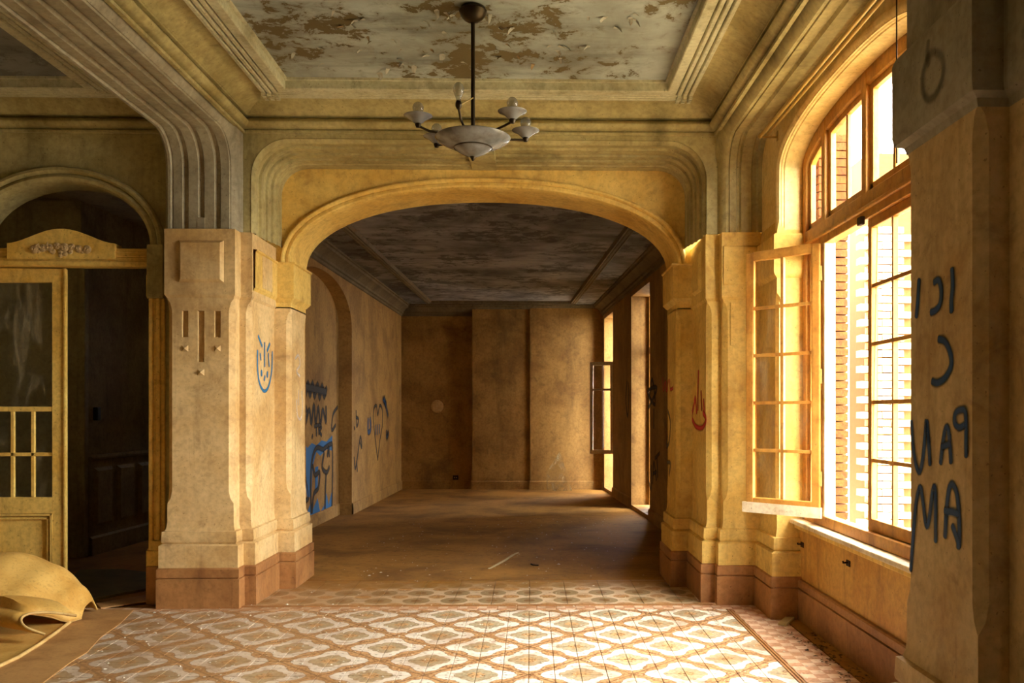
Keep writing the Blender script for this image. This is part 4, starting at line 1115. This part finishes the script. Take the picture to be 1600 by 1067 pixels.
for k in range(6):
    th = math.radians(-13 + 60 * k)             # from the camera direction, clockwise seen from above
    dx, dy = math.sin(th), -math.cos(th)
    R = .335; bare = (k == 0)
    zt_ = .195 + (.014 if k == 5 else 0) - (.006 if k in (2, 4) else 0)
    if bare: pts = [(dx * .03, dy * .03, .13), (dx * .20, dy * .20, .14), (dx * .25, dy * .25, .165), (dx * .285, dy * .285, .215)]
    else: pts = [(dx * .03, dy * .03, .13), (dx * .16, dy * .16, .128), (dx * .27, dy * .27, .140), (dx * R, dy * R, zt_ - .045)]
    m = MB(); m.tube(pts, .0075, 8); am = cp(m, 'arm', 'bronze')
    e = pts[-1]
    m = MB(); m.lathe([(0, -.012), (.012, -.01), (.019, .004), (.019, .02), (.014, .036), (.0, .036)], e, 14); cp(m, 'socket', 'bronze', am)
    if not bare:
        m = MB(); m.lathe(sh_prof, (e[0], e[1], e[2] + .042), 28); cp(m, 'lamp_shade', 'opal', am)
    m = MB()
    if bare:
        m.lathe(bulb_prof, (0, 0, 0), 18); m.v = [(e[0] + a * 1.05, e[1] + b * 1.05, e[2] + .036 + c * 1.25) for a, b, c in m.v]
    else:
        m.lathe(bulb_prof, (0, 0, 0), 18); m.v = [(e[0] + a * 1.1, e[1] + b * 1.1, e[2] + .048 + c * 1.1) for a, b, c in m.v]
    cp(m, 'bulb', 'bulb', am, 60)
    if bare:
        m = MB(); m.tube([(e[0] + .01, e[1], e[2] + .01), (e[0] + .04, e[1], e[2] + .03), (e[0] + .085, e[1], e[2] + .055)], .004, 6); cp(m, 'bracket_stub', 'scrap', am)

# ---- curtain rod on the window wall, hanging cable
rod = empty('curtain_rod', (1.70, 6.35, 3.55)); tag(rod, 'thin brass curtain rod above the arched window', 'curtain rod')
m = MB(); m.tube([(0, .10, 0), (0, -3.0, 0)], .014, 10); m.tube([(.05, .10, .012), (.05, -3.0, .012)], .012, 10); m.build('rod', 'brass', rod, 50)
m = MB(); m.box((-.012, .085, -.02), (.125, .097, -.008)); m.box((.115, .075, -.04), (.125, .107, .03)); m.build('bracket', 'brass', rod)
m = MB(); m.lathe([(0, .03), (.018, .022), (.02, 0), (.012, -.01), (0, -.012)], n=12); m.v = [(a, .10 + c, b) for a, b, c in m.v]; m.build('end_knob', 'brass', rod, 50)
p = on_x(1401, 255, 1.76); yc_ = p[1]
m = MB(); m.tube([(1.76, yc_, p[2]), (1.762, yc_ + .004, p[2] + .05), (1.758, yc_, p[2] + .1), (1.76, yc_, p[2] + .4), (1.76, yc_, Z_SOF + .03)], .0035, 6)
tag(m.build('hanging_cable', 'iron', None, 60), 'thin dark cable hanging in front of the arched window', 'cable')

# ---- hooks on the apron, loose scraps below
for i, (u, v_) in enumerate(((1254, 851), (1326, 880))):
    c = on_x(u, v_, 1.965)
    m = MB(); m.box((-.006, -.03, -.018), (.004, .03, .018)); m.tube([(-.004, 0, .004), (-.022, 0, .004), (-.032, .004, .002), (-.034, .006, .014)], .006, 8)
    o = m.build('wall_hook', 'iron'); o.location = c; o.parent = None
    tag(o, ('rusty iron hook on the apron, beside the open window leaf' if i == 0 else 'rusty iron hook in the middle of the window apron'), 'hook', 'hooks on the window apron')
c = on_z(1229, 972)
m = MB(); m.box((-.13, -.03, 0), (.13, .03, .018)); o = bevel(m.build('wood_scrap', 'scrap'), .003); o.location = (c[0], c[1], .002); o.rotation_euler = (0, 0, 1.05)
tag(o, 'flat pale wood offcut lying at the foot of the window pier', 'wood offcut')
c = on_z(1223, 963)
m = MB(); m.tube([(0, 0, 0), (.005, .01, .06), (.0, .02, .135)], .010, 8); o = m.build('wood_peg', 'scrap'); o.location = (c[0], c[1] - .02, .003)
tag(o, 'short pale peg standing against the brown window plinth', 'peg')

# ---- things in the hall
a, b = on_z(766, 889), on_z(810, 866)
m = MB(); q = [Vector(a).lerp(Vector(b), t_) for t_ in (0, .25, .5, .75, .92, 1)]
for i, d in enumerate((.008, .012, .016, .018, .016, .022)): q[i] = q[i] + Vector((0.01 * math.sin(i * 1.3), .02 * math.sin(i * 2.1), d))
m.tube(q, [.009, .012, .012, .011, .009, .006], 8); m.tube([q[0] + Vector((0, 0, .0)), q[0] + Vector((-.02, -.03, .002))], [.009, .004], 6)
tag(m.build('dead_branch', 'twig', None, 60), 'long bare dry branch lying on the dusty floor under the arch', 'branch')
c = on_z(833, 884)
m = MB(); m.tube([(c[0] - .02, c[1] + .06, .008), (c[0], c[1], .008), (c[0] + .05, c[1] - .03, .01)], .008, 6)
tag(m.build('broken_twig', 'iron', None, 60), 'small dark broken twig on the floor right of the branch', 'twig')
g0, g1, g2, g3 = on_y(854, 762, 17.1), on_y(893, 762, 17.1), on_y(874, 704, 17.16), on_y(853, 738, 17.12)
g4 = on_y(880, 725, 17.15)
m = MB(); A_ = [Vector((g0[0], 16.86, .0)), Vector((g1[0], 16.86, 0)), Vector((g4[0] + .02, 16.96, g4[2])), Vector((g2[0], 17.03, g2[2])), Vector((g3[0], 16.92, g3[2]))]
B_ = [p + Vector((0, .005, 0)) for p in A_]
m.add(A_ + B_, [(0, 1, 2, 3, 4), (5, 6, 7, 8, 9)] + [(i, (i + 1) % 5, 5 + (i + 1) % 5, 5 + i) for i in range(5)])
tag(m.build('glass_shard', 'glass_shard'), 'tall jagged glass shard leaning on the hall end wall', 'glass shard')
c = on_y(712, 746, Y_END)
m = MB(); m.box((-.055, -.02, -.045), (.055, .0, .045)); o = empty('wall_socket', (c[0], Y_END - .001, c[2])); tag(o, 'small dark electrical socket low on the hall end wall', 'socket')
bevel(m.build('plate', 'outlet', o), .006)
for sx in (-.018, .018):
    m = MB(); m.lathe([(0, 0), (.009, 0), (.009, .006), (.005, .008), (0, .004)], n=10); q = m.build('pin_hole', 'scrap', o, 50); q.location = (sx, -.02, 0); q.rotation_euler = (PI / 2, 0, 0)

# ================================================================== LINOLEUM
def slab(name, pts, z, th, mat, label, edge=None, curl=None):
    k = len(pts); v = [(x, y, z) for x, y in pts] + [(x, y, z + th) for x, y in pts]
    f = [tuple(range(k - 1, -1, -1)), tuple(range(k, 2 * k))] + [(i, (i + 1) % k, k + (i + 1) % k, k + i) for i in range(k)]
    o = obj(name, v, f, mat); tag(o, label, 'linoleum sheet'); return o
E1 = [on_z(*q)[:2] for q in ((209, 954), (188, 975), (158, 996), (136, 1020), (110, 1036), (70, 1066), (30, 1100))]
slab('linoleum_sheet', [(-5.6, 3.6), (-2.45, 3.6)] + E1[::-1] + [on_z(150, 953)[:2], (-4.1, 6.86), (-5.6, 6.86)], .001, .006, 'lino_back', 'brown fibrous backing sheet lying over the tiles at left')
def ribbon_curve(pts, r, name, mat, label, cat):
    m = MB(); m.tube(pts, r, 8); return tag(m.build(name, mat, None, 60), label, cat)
E2 = [on_z(*q)[:2] for q in ((112, 973), (90, 990), (62, 1010), (28, 1031), (0, 1044), (-40, 1062))]
top_sheet = slab('linoleum_sheet', [(-5.5, 4.6), E2[-1]] + E2[-2::-1] + [(-4.0, 6.5), (-5.5, 6.5)], .008, .006, 'lino', 'yellow linoleum sheet with a pale raised edge below the curled one')
m = MB(); m.tube([(x, y, .016) for x, y in E2], .012, 8); m.build('turned_edge', 'lino_edge', top_sheet, 60)
# curled, folded sheet
def cr(P, t_):
    n_ = len(P) - 1; i = min(int(t_ * n_), n_ - 1); u = t_ * n_ - i
    g = lambda k: Vector(P[max(0, min(n_, k))])
    a, b, c, d = g(i - 1), g(i), g(i + 1), g(i + 2)
    return 0.5 * ((2 * b) + (c - a) * u + (2 * a - 5 * b + 4 * c - d) * u * u + (3 * b - a - 3 * c + d) * u ** 3)
SEC = [  # one cross-section each, from the back edge on the floor over the hump to the curl in front
    [(-4.75, 6.75, .03), (-4.75, 6.62, .30), (-4.72, 6.40, .42), (-4.70, 6.15, .33), (-4.68, 5.95, .15), (-4.66, 5.84, .06), (-4.64, 5.90, .024)],
    [(-4.25, 6.78, .03), (-4.25, 6.60, .34), (-4.22, 6.38, .46), (-4.18, 6.12, .36), (-4.12, 5.92, .17), (-4.02, 5.82, .07), (-3.80, 5.86, .028)],
    [(-3.88, 6.78, .03), (-3.90, 6.62, .38), (-3.87, 6.42, .485), (-3.83, 6.16, .37), (-3.76, 5.97, .21), (-3.74, 5.90, .11), (-3.60, 5.84, .035)],
    [(-3.60, 6.78, .03), (-3.62, 6.66, .34), (-3.62, 6.48, .44), (-3.60, 6.22, .34), (-3.55, 6.05, .23), (-3.50, 6.00, .17), (-3.48, 6.02, .13)],
    [(-3.42, 6.74, .03), (-3.43, 6.66, .24), (-3.43, 6.52, .33), (-3.42, 6.32, .27), (-3.38, 6.18, .17), (-3.36, 6.14, .12), (-3.36, 6.16, .09)],
    [(-3.32, 6.70, .03), (-3.32, 6.64, .15), (-3.31, 6.54, .21), (-3.30, 6.40, .18), (-3.28, 6.28, .11), (-3.27, 6.25, .06), (-3.28, 6.26, .03)],
    [(-3.26, 6.66, .02), (-3.26, 6.62, .07), (-3.25, 6.56, .11), (-3.24, 6.48, .10), (-3.23, 6.40, .07), (-3.23, 6.37, .04), (-3.24, 6.38, .015)],
]
NU, NV = 32, 26
cols = [[cr(s_, j / NV) for j in range(NV + 1)] for s_ in SEC]
v = []
for i in range(NU + 1):
    for j in range(NV + 1):
        q = cr([c[j] for c in cols], i / NU)
        q.z = max(.022, q.z + .012 * math.sin(i * .9 + j * .25) * math.sin(PI * j / NV))
        v.append(q)
f = [(i * (NV + 1) + j, i * (NV + 1) + j + 1, (i + 1) * (NV + 1) + j + 1, (i + 1) * (NV + 1) + j) for i in range(NU) for j in range(NV)]
o = obj('linoleum_sheet', v, f, 'lino', None, 60)
md = o.modifiers.new('thickness', 'SOLIDIFY'); md.thickness = .012; md.offset = 0
tag(o, 'big yellow linoleum sheet curled up in a hump before the glazed door', 'linoleum sheet')
m = MB(); m.tube([v[i * (NV + 1) + NV] + Vector((0, 0, .001)) for i in range(4, NU + 1)], .010, 6); m.build('rolled_edge', 'lino_edge', o, 60)
he = [on_y(120, 962, 5.98), on_y(80, 957, 5.92), on_y(50, 958, 5.84), on_y(36, 963, 5.78), on_y(33, 971, 5.74), on_y(42, 981, 5.72), on_y(70, 991, 5.73)]
K = 24; c1 = [cr(he, i / K) for i in range(K + 1)]
hv = []
for i, q in enumerate(c1):
    for j in range(6):
        w_ = j / 5; hv.append(q + Vector((-.42 * w_, .20 * w_, (.05 * math.sin(w_ * PI) + .06 * w_) if i < 9 else .03 * w_ * (1 - i / K) + .012 * w_)))
hv = [Vector((q.x, q.y, max(q.z, .024))) for q in hv]
hf = [(i * 6 + j, i * 6 + j + 1, (i + 1) * 6 + j + 1, (i + 1) * 6 + j) for i in range(K) for j in range(5)]
hm = obj('curled_hem', hv, hf, 'lino', o, 60); md = hm.modifiers.new('thickness', 'SOLIDIFY'); md.thickness = .010; md.offset = 0
m = MB(); m.tube([Vector((q.x, q.y, max(q.z, .024))) for q in c1], .009, 8); m.build('rolled_edge', 'lino_edge', o, 60)
# sheet in the corridor
CS_ = [on_z(*q)[:2] for q in ((140, 940), (232, 922), (232, 897), (190, 892), (125, 893), (100, 915))]
slab('linoleum_sheet', CS_, .0, .02, 'lino_green', 'dull green sheet on the dark corridor floor beyond the doorway')
slab('linoleum_sheet', [on_z(*q)[:2] for q in ((158, 951), (228, 941), (231, 930), (150, 944))], .0, .008, 'lino_back', 'thin brown strip of sheet lying in the doorway')

# ---- plaster crumbs and paper flecks all over the floor
rn = random.Random(11); cr_ = MB()
for k in range(900):
    if k < 620:
        x, y = rn.uniform(-2.9, 1.7), 4.6 + 2.3 * rn.random() ** .8
        if rn.random() < .5: x = rn.gauss(-1.6, .7)
    else: x, y = rn.uniform(-1.9, 1.1), rn.uniform(7.0, 12.5)
    s_ = rn.uniform(.003, .012) * (1.6 if rn.random() < .06 else 1); a = rn.uniform(0, PI); h = s_ * rn.uniform(.2, .6)
    ca, sa = math.cos(a) * s_, math.sin(a) * s_
    cr_.add([(x + ca, y + sa, .002), (x - sa * .8, y + ca * .7, .002), (x - ca, y - sa, .002), (x + sa * .7, y - ca, .002), (x, y, .002 + h)], [(0, 1, 4), (1, 2, 4), (2, 3, 4), (3, 0, 4)])
o = cr_.build('plaster_crumbs', 'crumb'); tag(o, 'white plaster crumbs scattered over the tiles and dusty floor', 'debris', kind='stuff')
lv = MB()
for k in range(160):
    x, y = rn.uniform(1.74, 1.92), rn.uniform(4.6, 5.95)
    s_ = rn.uniform(.008, .02); a = rn.uniform(0, PI); ca, sa = math.cos(a) * s_, math.sin(a) * s_
    lv.add([(x + ca, y + sa, .003), (x - sa * .4, y + ca * .4, .008), (x - ca, y - sa, .004), (x + sa * .4, y - ca * .4, .006)], [(0, 1, 2), (0, 2, 3)])
o = lv.build('leaf_litter', 'dry_leaf'); tag(o, 'dark dry leaf litter along the window plinth', 'debris', kind='stuff')

# ---- paint flakes curling off the ceiling
fl = []
for k in range(5):
    rr = random.Random(40 + k); m = MB(); n_ = 7; ring = []
    for i in range(n_):
        a = 2 * PI * i / n_; q = rr.uniform(.6, 1.15)
        ring.append((math.cos(a) * q, math.sin(a) * q))
    vv = [(x * .05, y * .035, -.002 - .022 * max(0, x + .2) ** 2) for x, y in ring] + [(0, 0, -.003)]
    me = bpy.data.meshes.new('paint_flake'); me.from_pydata(vv, [], [(i, (i + 1) % n_, n_) for i in range(n_)]); me.materials.append(M['flake_b' if k == 4 else 'flake']); fl.append(me)
zones = [(520, 60, 60, 40), (610, 70, 45, 30), (560, 30, 60, 25), (690, 60, 40, 40), (800, 60, 40, 30), (850, 80, 50, 30), (900, 45, 50, 35), (980, 30, 35, 20), (690, 20, 60, 15), (640, 95, 50, 12)]
for k in range(48):
    cx_, cy_, sx, sy = zones[k % len(zones)]
    p = on_z(rn.gauss(cx_, sx * .6), max(-10, min(118, rn.gauss(cy_, sy * .6))), Z_CEIL)
    s_ = rn.uniform(.3, .8)
    link_mesh('paint_flake', fl[rn.randrange(5)], ceiling, (p[0], p[1], Z_CEIL - .002), (0, 0, rn.uniform(0, 6.28)), (s_, s_, rn.uniform(.8, 2.0)))

# ================================================================== GRAFFITI (paint lying on the walls)
def graffiti(name, strokes, place, nrm, width, mat, label, group=None, feather=.35, lift=.003, cover=1.0):
    """strokes: pixel polylines put on a real wall plane by place(u, v); flat ribbons with soft sprayed edges"""
    N = Vector(nrm); V, F, A = [], [], []
    for s_ in strokes:
        wv = width
        if isinstance(s_, dict): wv = s_['w']; s_ = s_['p']
        P = [Vector(place(*q)) for q in s_]
        if len(P) > 2:
            kk = (len(P) - 1) * 5; P = [cr(P, i / kk) for i in range(kk + 1)]
        t0, t1 = (P[1] - P[0]).normalized(), (P[-1] - P[-2]).normalized()
        P = [P[0] - t0 * wv * .5, P[0] - t0 * wv * .25] + P + [P[-1] + t1 * wv * .25, P[-1] + t1 * wv * .5]
        base = len(V); n_ = len(P)
        for i, p in enumerate(P):
            t_ = (P[min(i + 1, n_ - 1)] - P[max(i - 1, 0)]).normalized(); a = N.cross(t_).normalized()
            taper = .35 if i in (0, n_ - 1) else (.8 if i in (1, n_ - 2) else 1)
            end = 0.0 if i in (0, n_ - 1) else 1.0
            for off, cv in ((-.5 - feather, 0), (-.5, .75), (-.25, 1), (.25, 1), (.5, .75), (.5 + feather, 0)):
                V.append(p + a * off * wv * taper + N * lift); A.append(cv * end * cover)
        for i in range(n_ - 1):
            for k in range(5): F.append((base + i * 6 + k, base + i * 6 + k + 1, base + (i + 1) * 6 + k + 1, base + (i + 1) * 6 + k))
        lift += .00025
    me = bpy.data.meshes.new(name); me.from_pydata([tuple(q) for q in V], [], F); me.materials.append(M[mat])
    at = me.attributes.new('cover', 'FLOAT', 'POINT'); at.data.foreach_set('value', A)
    o = bpy.data.objects.new(name, me); COL.objects.link(o); tag(o, label, 'graffiti', group); return o
def patch(name, polys, place, nrm, mat, label=None, lift=.002, parent=None):
    N = Vector(nrm); V, F = [], []
    for q in polys:
        b = len(V); V += [Vector(place(*p)) + N * lift for p in q]; F.append(tuple(range(b, len(V))))
    me = bpy.data.meshes.new(name); me.from_pydata([tuple(q) for q in V], [], F); me.materials.append(M[mat])
    at = me.attributes.new('cover', 'FLOAT', 'POINT'); at.data.foreach_set('value', [.95] * len(V))
    o = bpy.data.objects.new(name, me); COL.objects.link(o)
    if parent: o.parent = parent
    elif label: tag(o, label, 'graffiti')
    return o
# near pier: mirrored ICI / C / PAN / AMA
pN = lambda u, v_: on_x(u, v_, 1.40); nX = (-1, 0, 0)
graffiti('graffiti_word', [[(1437, 438), (1435, 470), (1433, 494)], [(1461, 441), (1468, 438), (1472, 455), (1470, 475), (1463, 485), (1456, 488)], [(1489, 421), (1490, 445), (1488, 470), (1488, 486)]],
         pN, nX, .022, 'spray_navy', 'mirrored navy letters ICI sprayed on the near pier, topmost word')
graffiti('graffiti_word', [[(1468, 530), (1478, 534), (1486, 552), (1487, 572), (1478, 590), (1466, 598), (1458, 596)]], pN, nX, .023, 'spray_navy', 'single mirrored navy letter C sprayed on the near pier')
graffiti('graffiti_word', [[(1425, 659), (1427, 690), (1432, 725), (1438, 737), (1443, 715), (1447, 675), (1449, 658), (1452, 690), (1454, 725)],
                           [(1471, 723), (1474, 695), (1478, 672), (1482, 668), (1485, 690), (1487, 722)], [(1473, 698), (1485, 694)],
                           [(1511, 712), (1511, 675), (1510, 645), (1504, 640), (1495, 645), (1493, 660), (1500, 668), (1509, 664)]],
         pN, nX, .020, 'spray_navy', 'mirrored navy letters PAN sprayed on the near pier, third line')
graffiti('graffiti_word', [{'p': [(1424, 890), (1427, 850), (1432, 790), (1438, 762), (1442, 775), (1448, 820), (1453, 810), (1458, 770), (1462, 762), (1463, 800), (1463, 845)], 'w': .021},
                           [(1478, 838), (1480, 800), (1484, 765), (1490, 757), (1497, 775), (1500, 815), (1500, 852)], [(1478, 798), (1490, 800), (1498, 803)], [(1490, 822), (1498, 845), (1499, 855)]],
         pN, nX, .022, 'spray_navy', 'mirrored navy letters AMA with a long tail, lowest line on the near pier')
pC = lambda u, v_: on_x(u, v_, 1.36)
graffiti('ring_stain', [[(1462, 80), (1452, 88), (1443, 115), (1443, 142), (1451, 155), (1463, 148), (1474, 120), (1474, 92), (1464, 82)], [(1452, 65), (1450, 85), (1453, 100)]], pC, nX, .020, 'spray_dust', 'dark ring mark on the capital of the near pier', None, .5, .003, .45)
# left pier: blue face
pS = lambda u, v_: on_x(u, v_, XL); nP = (1, 0, 0)
graffiti('graffiti_doodle', [[(402, 548), (402, 575), (405, 598), (412, 611), (419, 604), (424, 580), (425, 550)], [(403, 525), (409, 541)], [(413, 536), (413, 572)], [(421, 537), (417, 548)],
                           {'p': [(406, 553), (407, 562)], 'w': .02}, {'p': [(419, 553), (419, 560), (420, 572)], 'w': .02}, {'p': [(408, 580), (408, 586)], 'w': .03}, {'p': [(417, 582), (417, 588)], 'w': .03}, [(413, 588), (412, 594)]],
         pS, nP, .022, 'spray_teal', 'teal blue sprayed face on the side of the left arch pier')
pJ = lambda u, v_: on_x(u, v_, JL)
graffiti('chalk_scribble', [[(461, 560), (466, 555), (468, 570), (463, 580), (468, 588)], [(463, 625), (464, 648), (469, 655), (472, 640), (471, 612)], [(466, 610), (466, 632)]], pJ, nP, .022, 'spray_white', 'faint white chalk doodle on the left arch jamb', None, .3, .003, .45)
# right pier: red hand and tags
pR = lambda u, v_: on_x(u, v_, XR)
graffiti('graffiti_doodle', [[(1081, 650), (1085, 632), (1087, 622), (1089, 645)], [(1092, 580), (1091, 612), (1091, 640)], [(1096, 612), (1097, 640)], [(1100, 625), (1101, 648)], [(1081, 652), (1088, 666), (1098, 668), (1104, 655), (1099, 645)]],
         pR, nX, .030, 'spray_red', 'red sprayed pointing hand on the right arch pier', None, .6)
pA = lambda u, v_: on_y(u, v_, Y_ARCH)
pJR = lambda u, v_: on_x(u, v_, JR)
graffiti('graffiti_tag', [[(1036, 590), (1037, 610), (1040, 596), (1042, 611), (1045, 594)], [(1047, 593), (1048, 608), (1052, 606)]], pJR, nX, .022, 'spray_red', 'small red tag on the right arch jamb', None, .5)
graffiti('graffiti_tag', [[(1044, 642), (1048, 660), (1046, 690), (1042, 697), (1043, 680)], [(1043, 722), (1048, 724), (1046, 742)]], pJR, nX, .030, 'spray_grey', 'grey squiggle low on the right arch jamb', None, .4, .003, .8)
# hall right wall
pH = lambda u, v_: on_x(u, v_, RW(11.4)); 
def pH(u, v_):
    y = 11.4
    for _ in range(8): q = on_x(u, v_, RW(y)); y = q[1]
    return q
nH = Vector((-1, -.048, 0)).normalized()
graffiti('graffiti_tag', [[(1013, 637), (1019, 592), (1024, 632), (1012, 612), (1027, 606), (1014, 637)], [(1022, 640), (1022, 668)]], pH, nH, .045, 'spray_black', 'black star tag on the hall right wall beside the arch')
graffiti('graffiti_tag', [[(1012, 738), (1017, 765), (1018, 728)], [(1020, 755), (1022, 722), (1026, 750)], [(1021, 740), (1026, 737)], [(1027, 712), (1028, 745)], [(1024, 716), (1031, 708)]], pH, nH, .04, 'spray_black', 'black VATA-like letters low on the hall right wall')
graffiti('graffiti_tag', [[(980, 596), (978, 625), (981, 650), (983, 620), (982, 598)]], pH, nH, .05, 'spray_black', 'dark loop between the two hall windows')
# niche wall
def pW(u, v_):
    y = 11.4
    for _ in range(8): q = on_x(u, v_, LW(y) - .19); y = q[1]
    return q
nW = Vector((1, -.022, 0)).normalized()
graffiti('graffiti_tag', [[(476, 600), (477, 618), (481, 598), (484, 618), (488, 598), (491, 620), (496, 600), (499, 622), (503, 602), (506, 620), (510, 606)], {'p': [(475, 604), (492, 608), (509, 612)], 'w': .09}], pW, nW, .07, 'spray_black', 'black scribbled-out tag, topmost in the hall niche')
graffiti('graffiti_tag', [[(476, 632), (480, 648), (476, 662), (483, 640), (486, 662), (490, 632), (493, 662), (497, 636), (500, 664), (504, 640), (509, 660), (509, 636)]], pW, nW, .06, 'spray_black', 'looping black letters under the scribbled tag in the niche')
graffiti('graffiti_tag', [[(494, 664), (494, 680)], [(491, 666), (497, 664)], [(498, 678), (498, 664), (502, 668), (498, 672), (502, 680)], [(488, 680), (487, 684)]], pW, nW, .045, 'spray_black', 'tiny black initials above the blue lettering')
graffiti('graffiti_tag', [[(527, 636), (520, 648), (518, 672), (524, 664)]], pW, nW, .045, 'spray_black', 'thin black hook mark beside the niche edge')
blue = patch('graffiti_mural', [[(475, 693), (480, 700), (487, 692), (494, 696), (502, 688), (510, 690), (519, 680), (519, 704), (510, 702), (500, 712), (494, 706), (488, 730), (486, 775), (480, 778), (475, 740)],
                                [(476, 815), (480, 800), (484, 788), (486, 802), (491, 790), (496, 778), (500, 800), (506, 790), (510, 770), (513, 790), (518, 768), (518, 800), (497, 806), (478, 818)],
                                [(492, 730), (497, 728), (496, 760), (492, 775)]], pW, nW, 'spray_blue', 'blue and black bubble letters low in the hall niche', .003)
o = graffiti('outline', [[(475, 712), (478, 745), (482, 775), (478, 782)], [(486, 800), (485, 760), (487, 720), (494, 700), (504, 702), (507, 700), (516, 694), (519, 700), (519, 760), (518, 798)], [(488, 728), (492, 742), (499, 738), (497, 762), (490, 772), (487, 800)], [(506, 708), (503, 730), (510, 738), (514, 730)], [(511, 712), (513, 700), (514, 712)], [(509, 742), (508, 770), (507, 802)], [(477, 818), (500, 806), (519, 798)]],
             pW, nW, .055, 'spray_black', 'x'); o.parent = blue
for kx in ('label', 'category'): del o[kx]
def pV(u, v_):
    y = 14.0
    for _ in range(8): q = on_x(u, v_, LW(y)); y = q[1]
    return q
graffiti('graffiti_heart', [[(590, 718), (586, 685), (583, 655), (584, 638), (588, 634), (590, 648), (593, 634), (597, 640), (597, 665), (593, 690), (590, 718)]], pV, nW, .04, 'spray_black', 'thin black heart outline on the hall left wall')
graffiti('graffiti_tag', [[(587, 665), (587, 678)], [(590, 664), (590, 678)], [(593, 664), (593, 676)]], pV, nW, .05, 'spray_navy', 'small blue letters inside the heart')
graffiti('graffiti_tag', [[(575, 655), (575, 675), (579, 670), (578, 654)]], pV, nW, .07, 'spray_navy', 'blue blot left of the heart')
graffiti('graffiti_tag', [[(598, 624), (603, 632)], [(600, 622), (606, 650)], [(604, 674), (604, 684), (607, 676)]], pV, nW, .08, 'spray_navy', 'smeared blue strokes right of the heart', None, .6, .003, .7)
graffiti('graffiti_tag', [[(556, 642), (557, 666), (560, 655), (556, 652)], [(553, 668), (554, 670)]], pV, nW, .04, 'spray_black', 'black initials near the niche pilaster')
graffiti('graffiti_tag', [[(553, 715), (555, 732), (559, 708), (563, 682), (565, 700), (562, 690)], [(557, 722), (558, 736)]], pV, nW, .04, 'spray_black', 'slanted black signature low beside the niche')
